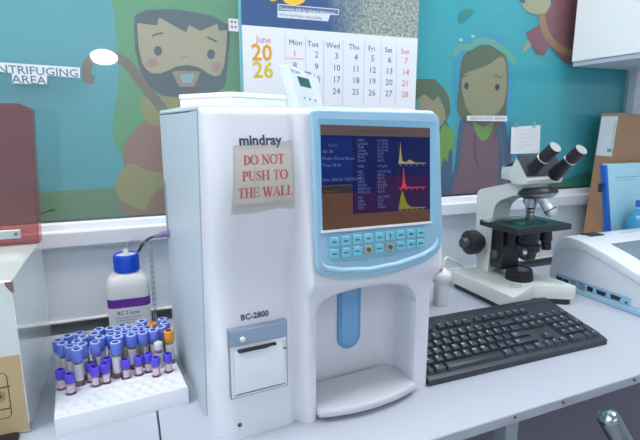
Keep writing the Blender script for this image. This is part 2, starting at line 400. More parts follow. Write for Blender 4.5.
# header picture: navy on the left, speckled grey-green on the right
mh = bpy.data.materials.new('calendar header'); mh.use_nodes = True; nt = mh.node_tree; b = nt.nodes['Principled BSDF']; b.inputs['Roughness'].default_value = .45
tc = nt.nodes.new('ShaderNodeTexCoord'); sp = nt.nodes.new('ShaderNodeSeparateXYZ'); nt.links.new(tc.outputs['Object'], sp.inputs[0])
mr = nt.nodes.new('ShaderNodeMapRange'); mr.inputs['From Min'].default_value = -.03; mr.inputs['From Max'].default_value = .085
nz2 = nt.nodes.new('ShaderNodeTexNoise'); nz2.inputs['Scale'].default_value = 14; nt.links.new(tc.outputs['Object'], nz2.inputs['Vector'])
ad = nt.nodes.new('ShaderNodeMath'); ad.operation = 'MULTIPLY_ADD'; ad.inputs[1].default_value = .12; nt.links.new(nz2.outputs['Fac'], ad.inputs[0]); nt.links.new(sp.outputs['X'], ad.inputs[2])
sb = nt.nodes.new('ShaderNodeMath'); sb.operation = 'SUBTRACT'; sb.inputs[1].default_value = .06; nt.links.new(ad.outputs[0], sb.inputs[0]); nt.links.new(sb.outputs[0], mr.inputs['Value'])
nz = nt.nodes.new('ShaderNodeTexNoise'); nz.inputs['Scale'].default_value = 160; nz.inputs['Detail'].default_value = 3; nt.links.new(tc.outputs['Object'], nz.inputs['Vector'])
cr = nt.nodes.new('ShaderNodeValToRGB'); cr.color_ramp.elements[0].position = .38; cr.color_ramp.elements[1].position = .66
cr.color_ramp.elements[0].color = rgb((112, 132, 128)); cr.color_ramp.elements[1].color = rgb((190, 198, 186)); nt.links.new(nz.outputs['Fac'], cr.inputs[0])
mx = nt.nodes.new('ShaderNodeMix'); mx.data_type = 'RGBA'; mx.inputs[6].default_value = rgb((58, 92, 138)); nt.links.new(mr.outputs[0], mx.inputs[0]); nt.links.new(cr.outputs[0], mx.inputs[7]); nt.links.new(mx.outputs[2], b.inputs['Base Color'])
bm = new(); sheet(bm, CX0, CX1, CZM, CZ1, YC, .0015, curl=0.0); obj('picture', bm, mh, cal)
def cp(x, y, d=.0006): q = aty(x, y, YC); return Vector((q.x, YC - d, q.z)) - base
X1, Z1 = Vector((1, 0, 0)), Vector((0, 0, 1))
bm = new()
# 0 red 1 orange 2 lime 3 navy 4 white 5 line 6 yellow
text(bm, 'June', .019, cp(263.5, 42.6), X1, Z1, 'CENTER', 0)
text(bm, '20', .047, cp(262, 60.3), X1, Z1, 'CENTER', 1, sx=1.0, bold=.02)
text(bm, '26', .047, cp(263.3, 77.5), X1, Z1, 'CENTER', 2, sx=1.0, bold=.02)
cx = [295.5, 313, 333, 354, 371.5, 388.5, 405]
dx = [294.8, 316.5, 336.5, 356, 372.5, 389.5, 406]
for i, d_ in enumerate(('Mon', 'Tue', 'Wed', 'Thu', 'Fri', 'Sat', 'Sun')):
    yb = 45.3 + (i * 1.42)
    text(bm, d_, .0172 , cp(cx[i], yb), X1, Z1, 'CENTER', 0 if i == 6 else 3)
    for r in range(5):
        num = 1 + i + 7 * r
        if num > 28: continue
        z0 = cp(dx[i], 56.3 + i * 1.28).z - r * 0.0262
        p = cp(dx[i], 60); p.z = z0
        text(bm, str(num), .0198, p, X1, Z1, 'CENTER', 0 if (i == 6 or num == 1) else 3)
for x, y0, y1 in ((285, 34, 95), (305.5, 37, 103), (323.6, 39, 104), (343, 40, 105), (364.5, 41, 106), (381.5, 43, 106), (397, 44, 106)):
    p = cp(x, y0, .0003); q = cp(x, y1, .0003); box(bm, (p.x - .0005, p.y - .0001, q.z), (p.x + .0005, p.y, p.z), mi=5)
p = cp(286, 58, .0003); q = cp(304, 58, .0003); box(bm, (p.x, p.y - .0001, p.z - .0006), (q.x, p.y, p.z + .0006), mi=0)
poly(bm, [cp(*p) for p in ell(294, -3.5, 12.5, 8.8)], 6); poly(bm, [cp(*p) for p in ell(273, -1, 4, 2.4)], 6)
poly(bm, [cp(*p) for p in ((277.5, 3.8), (339, 9.2), (338.5, 15.2), (330, 14.8), (328, 21.5), (277.5, 17.5))], 4)
poly(bm, [cp(p[0], p[1], .0009) for p in ((278.3, 4.8), (338.2, 10), (337.8, 14.5), (278.3, 10.6))], 3)
text(bm, 'Developing skills for industrial laboratories', .0095, cp(279.2, 9.8, .0012), X1, Z1, 'LEFT', 4, sx=.80, bold=.012)
text(bm, '5th floor East Pavilion, science building', .0085, cp(279.2, 15.8, .0012), X1, Z1, 'LEFT', 3, sx=.74)
obj('print', bm, [mat('cal red', (226, 128, 150), .6), mat('cal orange', (232, 166, 60), .6), mat('cal lime', (226, 196, 62), .6), mat('cal navy', (88, 118, 158), .6), mat('cal white', (226, 232, 240), .6), mat('cal line', (190, 198, 212), .6), mat('cal yellow', (246, 202, 66), .6)], cal)
bm = new(); box(bm, (CX0 - base.x, -.004, CZ1 - base.z - .004), (CX1 - base.x, .004, CZ1 - base.z + .008), .002); obj('binder_strip', bm, M_chrome, cal)
tag(cal, 'wall calendar open at June with navy header, hanging on the window', 'calendar')

# ------------------------------------------------------------------ wall cabinet, top right
wc = empty('wall_cabinet', aty(571, 66.5, YW - .03))
M_cab = mat('cabinet white', (246, 249, 251), .4)
bm = new(); box(bm, (0, -.33, 0.012), (.80, 0, .62), .0015); obj('carcass', bm, M_cab, wc)
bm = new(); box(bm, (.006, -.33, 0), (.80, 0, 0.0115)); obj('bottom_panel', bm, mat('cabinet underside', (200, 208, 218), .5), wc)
for k in range(2):
    bm = new(); box(bm, (.004 + .4 * k, -.35, .006), (.396 + .4 * k, -.331, .614), .002); d_ = obj('door', bm, M_cab, wc)
    bm = new(); box(bm, (.36 - .31 * k + .4 * k, -.372, .06), (.372 - .31 * k + .4 * k, -.3505, .16), .003); obj('handle', bm, M_chrome, d_)
tag(wc, 'white wall cabinet hung over the right end of the window', 'cabinet')

# ================================================================== BENCHES
SEAM = 0.0168
def bench(name, x0, x1, label, legs):
    e = empty(name, ((x0 + x1) / 2, .75, ZF)); bx = e.location.copy()
    fy = lambda x: 0.4558 + 0.0292 * x
    bm = new()
    pts = [(x0, fy(x0), -.0165), (x1, fy(x1), -.0165), (x1, 1.012, -.0165), (x0, 1.012, -.0165)]
    pts = [Vector(p) - bx for p in pts]
    prism(bm, pts, (0, 0, .0165), bev=.0012, seg=1)
    bm.normal_update()
    for f in bm.faces:
        if f.normal.y < -.5: f.material_index = 1
    o = obj('worktop', bm, [M_bench, M_benchedge], e)
    for lx in legs:
        bm = new(); box(bm, (lx - .012 - bx.x, fy(lx) + .02 - bx.y, 0), (lx + .012 - bx.x, fy(lx) + .045 - bx.y, -.0166 - ZF), .002); obj('leg', bm, mat('leg grey', (150, 160, 166), .4), e)
        bm = new(); box(bm, (lx - .012 - bx.x, .96 - bx.y, 0), (lx + .012 - bx.x, .985 - bx.y, -.0166 - ZF), .002); obj('leg', bm, MATS['leg grey'], e)
    bm = new(); box(bm, (x0 + .01 - bx.x, .62 - bx.y, .05), (x1 - .01 - bx.x, .635 - bx.y, -.0168 - ZF)); obj('shade_panel', bm, mat('under-bench shade plum grey', (108, 104, 120), .6), e)  # added panel, its plum grey stands for shade in the open space below
    for px, py, hw in ((523.7, 420.2, .0025), (562.5, 398.4, .0035), (632.5, 375.6, .004)):
        q = atz(px, py, -.0005)
        if not x0 < q.x < x1: continue
        bm = new(); lathe(bm, [(0, -.0006), (hw, -.0004), (hw * .8, .0004), (0, .0006)], Vector((q.x, fy(q.x) - .0004, -.0052)) - bx, (0, -.7, .7), 7); obj('edge_chip', bm, mat('chipboard', (70, 62, 60), .8), e)
    tag(e, label, 'bench')
bench('lab_bench', SEAM + .0012, 2.2, 'white lab bench right of the dark seam, under analyser and keyboard', (0.510, 2.1))
bench('lab_bench', -1.3, SEAM - .0012, 'white lab bench left of the dark seam, under the tube rack', (-1.2, -0.05))
# chips along the bench edge are part of the worktop band colour; chrome tube of a chair below the edge
P0, P1 = aty(608.5, 418, .40), aty(640, 472, .40)
ch = empty('chair', (P1.x + .10, .38, ZF)); base = ch.location.copy()
bm = new(); d_ = (P1 - P0).normalized(); b0 = P0 - base
lathe(bm, [(.0, -.0075), (.008, -.007), (.0130, -.004), (.0148, 0.0), (.0148, .10)], b0, d_, 20)
tube(bm, spline([b0 + d_ * .095, b0 + d_ * .20, b0 + d_ * .27 + Vector((.005, .0, -.02)), Vector((.02, 0, .47))], 8), .0147, 16)
obj('armrest_tube', bm, mat('smoked chrome', (142, 152, 158), .18, metal=1), ch, smooth=50)
bm = new(); box(bm, (-.04, -.40, .44), (.40, 0.02, .49), .02, 3); obj('seat', bm, M_black, ch, smooth=50)
bm = new(); tube(bm, [(.18, -.19, .44), (.18, -.19, .05)], .025, 14); obj('post', bm, M_chrome, ch, smooth=50)
bm = new()
for k in range(5):
    a = 2 * PI * k / 5; tube(bm, [(.18, -.19, .06), (.18 + .27 * math.cos(a), -.19 + .27 * math.sin(a), .02)], .018, 10)
obj('foot_star', bm, M_black, ch, smooth=50)
tag(ch, 'chair with dark chrome armrest tube below the bench front edge', 'chair')

# ================================================================== ANALYSER (large, centre)
TH = rad(4.8)
A0 = Vector((0.0862, 0.5703, 0.0))
an = empty('blood_analyser', A0, TH)
AU = Vector((math.cos(TH), math.sin(TH), 0)); AV = Vector((-math.sin(TH), math.cos(TH), 0))
def al(P): d = P - A0; return Vector((d.dot(AU), d.dot(AV), d.z))
def av(x, y, v):       # photo point on the local plane v = const
    d = ray(x, y); P = A0 + AV * v; t = (P - EYE).dot(AV) / d.dot(AV); return al(EYE + d * t)
BT = 0.11                                    # lean of the display face
def bezv(w): return -0.016 - BT * (0.425 - w)
def ab(x, y, off=0.0):  # photo point on the leaning display face
    d = ray(x, y); n = (AV * 1.0 + Vector((0, 0, -BT))); P = A0 + AV * (-0.016 - off) + Vector((0, 0, .425))
    t = (P - EYE).dot(n) / d.dot(n); q = al(EYE + d * t); return Vector((q.x, bezv(q.z) - off, q.z))
def ss(a, b, x):
    t = max(0, min(1, (x - a) / (b - a))); return t * t * (3 - 2 * t)
def interp(tab, x):
    if x <= tab[0][0]: return tab[0][1]
    for (x0, y0), (x1, y1) in zip(tab, tab[1:]):
        if x <= x1: t = (x - x0) / (x1 - x0); t = t * t * (3 - 2 * t) if False else t; return y0 + (y1 - y0) * t
    return tab[-1][1]
HH = 0.4255
colp = [(0, -.0110), (.06, -.0135), (.12, -.0145), (.15, -.005), (.18, -.0015), (.205, .0), (.23, -.0025), (.255, -.008), (.28, -.0135), (.31, -.0185), (.335, -.0208), (.36, -.0180), (.39, -.0120), (.4255, -.0035)]
def umax(w): return .3285 + (.3375 + .030 * (.425 - w) - .3285) * ss(.155, .205, w)
OPL, OPR, OPB = .134, .3010, -.02
def optop(u):
    t = (u - OPL) / (OPR - OPL); return .167 + .020 * math.sin(PI * min(1, max(0, .10 + .84 * t))) - .004 * t
BD = .050
def sdbay(u, w):
    c = (OPL + OPR) / 2; hw = (OPR - OPL) / 2; top = optop(u); hb = (top - OPB) / 2; cy = (top + OPB) / 2; r = .022
    qx, qy = abs(u - c) - hw + r, abs(w - cy) - hb + r
    return math.hypot(max(qx, 0), max(qy, 0)) + min(max(qx, qy), 0) - r
def front(u, w):
    vl = (interp(colp, w - .012) + interp(colp, w - .006) + 2 * interp(colp, w) + interp(colp, w + .006) + interp(colp, w + .012)) / 6
    lo = -.0225
    hi = bezv(w) + .0045
    vh = lo + (hi - lo) * ss(.172, .205, w)
    k = ss(.1035, .1235, u)
    v = vl + (vh - vl) * k
    um = umax(w)
    # soft rounding of the outer edges
    v += .005 * math.exp(-((u - .1085) / .006) ** 2)
    for dist, r, dep in ((u, .030, .032), (um - u, .009 + .011 * ss(.15, .21, w), .009 + .011 * ss(.15, .21, w)), (HH - w, .010, .010)):
        if dist < r: v += dep * (1 - math.sqrt(max(0, 1 - ((r - dist) / r) ** 2)))
    s = sdbay(u, w)
    if s < .006:
        t = ss(.006, -.0015, s)
        v = v + .003 * ss(.006, 0, s)
        if s < 0:
            dd = BD - v; v = v + dd * (.5 * ss(0, -.003, s) + .5 * math.sqrt(max(0, 1 - (1 - min(1, max(0, -s - .0005) / .030)) ** 2)))
    return v
def lines(a, b, fine, step):
    xs = []; x = a
    while x < b - 1e-9:
        xs.append(x); d = step
        for lo_, hi_, st_ in fine:
            if lo_ <= x < hi_: d = min(d, st_)
        x += d
    xs.append(b); return xs
us = lines(0, 1, [(0, .10, .003), (.30, .395, .004), (.395, .43, .0025), (.43, .86, .006), (.86, .94, .0025), (.94, 1.0, .004)], .009)
ws = lines(0, HH, [(.13, .215, .0018), (.405, HH, .0016)], .005)
bm = new()
grid = []
for w in ws:
    um = umax(w); grid.append([bm.verts.new((t * um, front(t * um, w), w)) for t in us])
for j in range(len(ws) - 1):
    for i in range(len(us) - 1): bm.faces.new((grid[j][i], grid[j][i + 1], grid[j + 1][i + 1], grid[j + 1][i]))
# sides carried back to the seam
ring = [grid[0][i] for i in range(len(us))] + [grid[j][-1] for j in range(1, len(ws))] + [grid[-1][i] for i in range(len(us) - 2, -1, -1)] + [grid[j][0] for j in range(len(ws) - 2, 0, -1)]
bk = []
for v in ring:
    if v.co.z < .001 and OPL - .004 < v.co.x < OPR + .004: vb = .0665
    else: vb = .066
    bk.append(bm.verts.new((min(v.co.x, .3225) if v.co.z > .01 else v.co.x, max(vb, v.co.y + .001), v.co.z)))
for i in range(len(ring)):
    j = (i + 1) % len(ring); bm.faces.new((ring[i], bk[i], bk[j], ring[j]))
obj('front_cover', bm, M_shell, an, smooth=45)
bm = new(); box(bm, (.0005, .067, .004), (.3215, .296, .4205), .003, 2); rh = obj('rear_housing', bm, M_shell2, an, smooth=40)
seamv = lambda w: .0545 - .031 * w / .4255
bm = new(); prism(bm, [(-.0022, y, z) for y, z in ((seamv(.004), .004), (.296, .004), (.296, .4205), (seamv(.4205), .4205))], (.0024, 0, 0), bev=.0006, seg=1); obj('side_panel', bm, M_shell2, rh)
bm = new(); box(bm, (.002, .030, .4207), (.320, .294, .4222)); obj('seam_strip', bm, mat('seam grey', (120, 130, 140), .6), an)
bm = new(); box(bm, (-.0022, .0255, .4223), (.3218, .297, .4287), .0022, 2); obj('top_lid', bm, mat('lid pale', (212, 224, 230), .35), an, smooth=40)
bm = new(); prism(bm, [(-.0034, y, z) for y, z in rrect(.2785, .213, .2905, .312, .0058)], (.0022, 0, 0)); obj('side_slot', bm, mat('slot lilac', (142, 152, 178), .4), an)
bm = new()
for fx, fy_ in ((.03, .075), (.29, .075), (.03, .27), (.29, .27)): lathe(bm, [(.010, 0), (.010, .0042)], (fx, fy_, 0), n=14)
obj('foot', bm, M_black, an)
# sample bay tray
bm = new()
pts = [(OPR - .012, .042), (OPR - .001, .030)] + [(OPL + (OPR - OPL) * (1 - t / 14), -.021 - .0225 * math.sin(PI * (0.06 + 0.88 * t / 14)) ** .65) for t in range(15)] + [(OPL + .001, .030), (OPL + .012, .042)]
pts = [pts[1], pts[0]] + pts[2:] if False else pts
prism(bm, [(x, y, .007) for x, y in pts], (0, 0, .0125), bev=.004, seg=3)
obj('tray', bm, mat('tray white', (206, 208, 216), .35, coat=.1), an, smooth=40)
# blue guide plate at the back of the bay
VB = .0462
l, r_, bt = av(338.3, 305, VB).x, av(361, 305, VB).x, av(349, 348.5, VB).z
pts = [(l, .185), (r_, .185)] + [( (l + r_) / 2 + (r_ - l) / 2 * math.cos(rad(-t)), bt + (r_ - l) / 2 + (r_ - l) / 2 * math.sin(rad(-t))) for t in range(0, 181, 15)]
bm = new(); prism(bm, [(x, VB, z) for x, z in pts], (0, .004, 0), bev=.0008, seg=1)
gp = obj('guide_plate', bm, mat('guide blue', (104, 160, 206), .35), an, smooth=40)
c = (l + r_) / 2; bm = new(); pts2 = [(c + (x - c) * .72, z + .006 if z < .16 else z) for x, z in pts]
prism(bm, [(x, VB - .0012, z) for x, z in pts2], (0, .0012, 0)); obj('plate_inset', bm, mat('guide blue inset', (122, 176, 216), .35), gp)
bm = new(); tube(bm, [((l + r_) / 2, VB - .012, .19), ((l + r_) / 2, VB - .012, .15)], .0016, 10); obj('sample_probe', bm, M_chrome, an, smooth=60)

# ---- display face
bzpx = [(312.5, 110.5), (318, 109.3), (431, 112), (437, 113.5), (440, 118.5), (443.5, 236), (441.5, 247.5), (437, 254.5), (424, 263.2), (397.5, 272.7), (369, 278), (343, 278.6), (323, 275.5), (317.2, 270.5), (316.3, 262)]
def dpoly(bm, pts, off, th, bev=0.0, mi=0, seg=2):
    P = [ab(x, y, off) for x, y in pts]; prism(bm, P, (0, th, 0), bev=bev, seg=seg, mi=mi)
bm = new(); dpoly(bm, fillet(bzpx, 3, 4), .0045, .010, bev=.003, seg=3); bz = obj('display_bezel', bm, M_blue, an, smooth=50)
# recessed-looking stepped surround: raised rim around the glass
def ringpoly(bm, outer, inner, off_o, off_i, th, mi=0):
    n = len(outer); O = [ab(x, y, off_o) for x, y in outer]; I = [ab(x, y, off_i) for x, y in inner]
    vo = [bm.verts.new(p) for p in O]; vi = [bm.verts.new(p) for p in I]
    vo2 = [bm.verts.new(p + Vector((0, th, 0))) for p in O]; vi2 = [bm.verts.new(p + Vector((0, th, 0))) for p in I]
    for i in range(n):
        j = (i + 1) % n
        for q in ((vo[i], vo[j], vi[j], vi[i]), (vo[i], vo2[i], vo2[j], vo[j]), (vi[i], vi[j], vi2[j], vi2[i]), (vo2[i], vi2[i], vi2[j], vo2[j])): bm.faces.new(q).material_index = mi
scr = [(320.2, 124.3), (430.2, 128), (430.2, 221.3), (322.6, 230.6)]
rim = [(317.6, 118.2), (435.2, 121.6), (434.6, 223.2), (320.8, 233.6)]
bm = new(); ringpoly(bm, fillet(rim, 2, 3), fillet(scr, .8, 3), .0068, .0056, .003); obj('screen_surround', bm, mat('surround blue', (138, 190, 220), .3), bz, smooth=35)
bm = new(); dpoly(bm, [(320.6, 230.9), (431.5, 221.2), (432.2, 223.3), (321.2, 233.4)], .0074, .001); obj('screen_sill', bm, M_white, bz)
# screen: dark glass carrying the lit picture
sc = empty('screen', (0, 0, 0)); sc.parent = bz
bm = new(); dpoly(bm, scr, .0052, .002); obj('screen_glass', bm, mat('screen navy', (6, 10, 36), .12, emit=(20, 34, 110), emit_s=.40, spec=.2), sc)
def spx(fx, fy):  # fraction of the screen -> photo point
    a = Vector(scr[0]).lerp(Vector(scr[1]), fx); b_ = Vector(scr[3]).lerp(Vector(scr[2]), fx); p = a.lerp(b_, fy); return (p.x, p.y)
def srect(bm, x0, y0, x1, y1, off, mi): poly(bm, [ab(*spx(*p), off) for p in ((x0, y0), (x1, y0), (x1, y1), (x0, y1))], mi)
SM = [mat('lit grey', (40, 38, 40), .25, emit=(118, 100, 98), emit_s=.45, spec=.2), mat('lit brown', (40, 30, 24), .25, emit=(120, 82, 64), emit_s=.45, spec=.2), mat('lit dark', (12, 10, 12), .3, emit=(34, 26, 30), emit_s=.6),
      mat('lit text', (60, 60, 70), .3, emit=(120, 140, 200), emit_s=.45, spec=.2), mat('lit green', (20, 60, 40), .3, emit=(50, 130, 90), emit_s=.4), mat('lit cream', (60, 60, 40), .3, emit=(196, 178, 120), emit_s=.52, spec=.2),
      mat('lit red', (60, 10, 10), .3, emit=(215, 44, 56), emit_s=.7), mat('lit olive', (60, 60, 10), .3, emit=(150, 146, 36), emit_s=.52, spec=.2), mat('lit violet', (20, 10, 40), .2, emit=(62, 28, 84), emit_s=.42, spec=.2), mat('lit blue', (10, 20, 60), .2, emit=(18, 46, 128), emit_s=.40, spec=.2)]
bm = new()
srect(bm, 0, 0, 1, .10, .0054, 0); srect(bm, 0, .115, .29, .555, .0054, 9); srect(bm, .50, .50, 1, .86, .0054, 8); srect(bm, .29, .66, .52, .86, .0054, 8)
srect(bm, 0, .90, 1, 1, .0054, 1); srect(bm, 0, .575, .285, .90, .0055, 1); srect(bm, 0, .585, .285, .655, .0057, 2); srect(bm, .285, .865, 1, .90, .0055, 1)
for k in range(6): srect(bm, .012, .70 + k * .032, .06 + .03 * (k % 3), .706 + k * .032, .0058, 2)
def stext(s, fx, fy, h, mi, align='LEFT', sx=1.0):
    p = ab(*spx(fx, fy), .0059); q = ab(*spx(fx + .05, fy), .0059); u_ = (ab(*spx(fx, fy - .05), .0059) - p).normalized()
    text(bm, s, h, p, (q - p).normalized(), u_, align, mi, sx)
names = ['WBC', 'Lymph#', 'Mid#', 'Gran#', 'Lymph%', 'Mid%', 'Gran%', None, 'HGB', None, 'RBC', 'HCT', 'MCV', 'MCH', 'MCHC', 'RDW-CV', 'RDW-SD', None, 'PLT', 'MPV', 'PDW', 'PCT']
vals = ['6.4 10^9/L', '2.1 10^9/L', '0.5 10^9/L', '3.8 10^9/L', '32.8 %', '7.6 %', '59.6 %', None, '12.7 g/dL', None, '4.35 10^12/L', '38.9 %', '89.5 fL', '29.2 pg', '32.6 g/dL', '13.4 %', '42.6 fL', None, '242 10^9/L', '9.1 fL', '15.6', '0.220 %']
yy = .155
for n_, v_ in zip(names, vals):
    if n_ is None: yy += .022; continue
    stext(n_, .335, yy, .0047, 3); stext(v_, .515, yy, .0047, 3, sx=.9); yy += .0335
stext('Ready', .07, .21, .0056, 4); stext('ID: 30', .02, .27, .0056, 3); stext('Mode: Whole Blood', .01, .335, .0056, 3); stext('Time: 09:46', .01, .40, .0056, 3); stext('Date: 2026-06  PREDILUTE', .01, .535, .005, 3)
stext('Next ID', .02, .645, .0056, 0); stext('BLOOD CELL COUNT SCREEN', .30, .07, .0056, 2)
def hist(x0, yb, w, h, curve, mi):
    for (a, p), (b_, q) in zip(curve, curve[1:]):
        poly(bm, [ab(*spx(x0 + a * w, yb), .0058), ab(*spx(x0 + b_ * w, yb), .0058), ab(*spx(x0 + b_ * w, yb - q * h - .002), .0058), ab(*spx(x0 + a * w, yb - p * h - .002), .0058)], mi)
    srect(bm, x0 - .005, yb, x0 + w, yb + .006, .0058, mi); srect(bm, x0 - .005, yb - h, x0, yb, .0058, 2)
    for k in range(5): srect(bm, x0 + k * w / 5 + .01, yb + .016, x0 + k * w / 5 + .03, yb + .024, .0058, 3 if mi == 5 else mi)
hist(.71, .375, .25, .22, [(0, 0), (.04, .4), (.07, 1), (.10, .5), (.14, .10), (.28, .04), (.38, .16), (.46, .13), (.6, .02), (1, 0)], 5)
hist(.71, .63, .25, .21, [(0, .0), (.11, .02), (.15, .35), (.175, 1), (.195, .9), (.23, .3), (.30, .04), (1, 0)], 6)
hist(.71, .845, .25, .19, [(0, .05), (.06, .6), (.12, 1), (.18, .8), (.3, .25), (.45, .05), (1, 0)], 7)
obj('screen_picture', bm, SM, sc)
# keypad panel and keys
kp = [(327.8, 234.8), (425.6, 225.2), (425.6, 244.5), (420, 248.8), (395, 255), (362, 259.6), (333, 261.6), (329, 258.5)]
bm = new(); dpoly(bm, fillet(kp, 3, 3), .0062, .003, bev=.0006, seg=1); kpo = obj('keypad', bm, mat('keypad blue', (132, 176, 206), .4), bz, smooth=40)
kx = [334.6, 346.0, 357.5, 368.8, 379.7, 390.3, 400.9, 411.2, 421.0]
M_key = mat('key cyan', (116, 198, 214), .35, coat=.2); M_ink = mat('key ink', (52, 112, 138), .5); M_worn = mat('key worn', (150, 166, 158), .5)
for rr in range(2):
    for i, x in enumerate(kx):
        y = (242.3, 254.2)[rr] - (x - 334.6) * ((9.3, 11.0)[rr] / 86.4)
        hw, hh_ = 4.3 - .06 * i, 4.5 - .08 * i; sl = -.10
        q = fillet([(x - hw, y - hh_ - sl * hw * -1), (x + hw, y - hh_ + sl * hw), (x + hw, y + hh_ + sl * hw), (x - hw, y + hh_ - sl * hw)], 1.2, 3)
        worn = rr == 1 and i in (3, 5)
        bm = new(); dpoly(bm, q, .0084, .0024, bev=.0005, seg=1)
        if rr == 0 and i == 5: g = [(x - 1.5, y), (x, y - 3), (x + 1.5, y), (x + .5, y), (x + .5, y + 3), (x - .5, y + 3), (x - .5, y)]
        elif rr == 1 and i == 4: g = [(x - 3, y), (x - .5, y - 1.6), (x - .5, y - .6), (x + 3, y - .8), (x + 3, y + .4), (x - .5, y + .6), (x - .5, y + 1.6)]
        elif rr == 1 and i == 6: g = [(x + 3, y - .2), (x + .5, y - 1.8), (x + .5, y - .7), (x - 3, y - .4), (x - 3, y + .7), (x + .5, y + .5), (x + .5, y + 1.6)]
        elif worn: g = [(x - 2.6, y - 1), (x + .4, y - 2.4), (x + 2.8, y - .4), (x + 1, y + 2.6), (x - 1.5, y + 1.4)]
        else: g = [(x - 2.2, y - .8), (x + 2.2, y - 1.1), (x + 2.2, y + .6), (x - 2.2, y + .9)]
        poly(bm, [ab(a, b_, .0086) for a, b_ in g], 1)
        obj('key', bm, [M_worn if worn else M_key, mat('worn ink', (86, 78, 70), .6) if worn else M_ink], kpo, smooth=40)
bm = new(); tube(bm, [ab(x, y, .0045) for x, y in ((322.5, 262), (323.5, 265.5), (327, 268), (343, 270), (369, 269.3), (397, 263.8), (422, 255), (433, 248.5), (436.5, 243), (437, 238))], [.0012, .0024] + [.0036] * 6 + [.0024, .0012], 10)
obj('bezel_ridge', bm, mat('ridge blue', (172, 212, 236), .28, coat=.3), bz, smooth=60)

# ---- left column of the front: logo, sign, model name, printer
def fp(u, w, off=.0006): return Vector((u, front(u, w) - off, w))
def apx(x, y, v=-.018): q = av(x, y, v); return q.x, q.z
M_navy = mat('logo navy', (52, 68, 100), .5)
def drape(bm, fn):  # lay flat lettering (built in u,w) onto the curved cover
    for v in bm.verts:
        u, off, w = v.co; v.co = fp(u, w, fn)
bm = new(); (lu, lw), (ru, rw) = apx(240.6, 146.0), apx(283.5, 148.5)
text(bm, 'mindray', .0165, (lu, 0, lw + .0008), (1, 0, 0), (0, 0, 1), 'LEFT', sx=(ru - lu) / .0165 / 3.66, bold=.032); drape(bm, .0006)
lg = obj('logo', bm, M_navy, an)
vs = [v.co.x for v in lg.data.vertices]; k = (ru - lu) / (max(vs) - min(vs)); mn = min(vs)
for v in lg.data.vertices: v.co.x = lu + (v.co.x - mn) * k
bm = new(); (lu, lw), (ru, rw) = apx(243.4, 323.4, -.014), apx(271.6, 314.6, -.014)
text(bm, 'BC-2800', .0105, (lu, 0, lw), (1, 0, 0), (0, 0, 1), 'LEFT', bold=.036); drape(bm, .0006)
lg = obj('model_name', bm, mat('model ink', (70, 76, 96), .5), an)
vs = [v.co.x for v in lg.data.vertices]; k = (ru - lu) / (max(vs) - min(vs)); mn = min(vs)
for v in lg.data.vertices: v.co.x = lu + (v.co.x - mn) * k
# printer
VP = -.0150
def pp(x, y): q = av(x, y, VP); return q.x, q.z
pu0, pw1 = pp(226, 332.5); pu1, _ = pp(285, 324); _, pw0 = pp(229, 399.5); _, pwm = pp(226, 348.5)
pu0 = .0165; pu1 = .0925; 
pr = empty('printer', (0, VP, 0)); pr.parent = an
bm = new(); box(bm, (pu0, -.0016, pwm), (pu1, .008, pw1), .0006, 1); obj('indicator_strip', bm, mat('strip blue grey', (146, 168, 194), .4), pr)
bm = new(); lathe(bm, [(.0034, 0), (.0034, .0022), (.0026, .0034), (0, .0037)], (pu0 + .016, -.0014, pwm + .0085), (0, -1, 0), 16); obj('indicator_lamp', bm, mat('lamp lens', (232, 232, 224), .3), pr, smooth=50)
bm = new(); box(bm, (pu0 - .0011, -.0004, pw0 - .0011), (pu1 + .0011, .008, pw1 + .0009)); obj('surround', bm, mat('surround grey', (132, 142, 156), .5), pr)
bm = new(); box(bm, (pu0, -.0012, pw0), (pu1, .008, pwm - .0004), .0006, 1); obj('frame', bm, mat('printer frame', (222, 230, 236), .4), pr)
bm = new(); pts = []
for t in range(13):
    f = t / 12; pts.append((-.0022 - .0052 * math.sin(PI * (.15 + .8 * f)) , pw0 + .007 + (pwm - pw0 - .013) * f))
P = [(pu0 + .0055, .004, pts[0][1])] + [(pu0 + .0055, y, z) for y, z in pts] + [(pu0 + .0055, .004, pts[-1][1])]
prism(bm, P, (pu1 - pu0 - .012, 0, 0)); obj('cover', bm, mat('printer cover', (230, 238, 244), .2, coat=.4), pr, smooth=40)
bm = new(); box(bm, (pu0 + .009, -.0062, pwm - .0066), (pu1 - .016, -.0012, pwm - .0044)); obj('paper_slot', bm, M_dark, pr)
bm = new(); box(bm, (pu0 + .01, -.0075, pwm - .0074), (pu1 - .028, -.0012, pwm - .0066)); obj('tear_bar', bm, M_chrome, pr)
bm = new(); box(bm, (pu1 - .0058, -.0030, pwm - .014), (pu1 - .001, -.0012, pwm - .003), .0004, 1); obj('latch', bm, M_white, pr)
bm = new(); box(bm, (pu1 - .0058, -.0022, pwm - .0165), (pu1 - .001, -.0012, pwm - .0152)); obj('latch_gap', bm, M_dark, pr)
bm = new(); box(bm, (pu0 + .004, -.0019, pw0 + .0032), (pu1 - .003, -.0012, pw0 + .0042)); obj('groove', bm, mat('groove grey', (110, 122, 134), .6), pr)
q = av(240, 425, -.0125); bm = new(); lathe(bm, [(.0029, 0), (.0029, .0012), (.0018, .0012), (.0016, .0003), (0, .0003)], (q.x, front(q.x, q.z) + .0002, q.z), (0, -1, 0), 16); obj('lock_screw', bm, mat('screw dark', (60, 62, 64), .4), an, smooth=40)

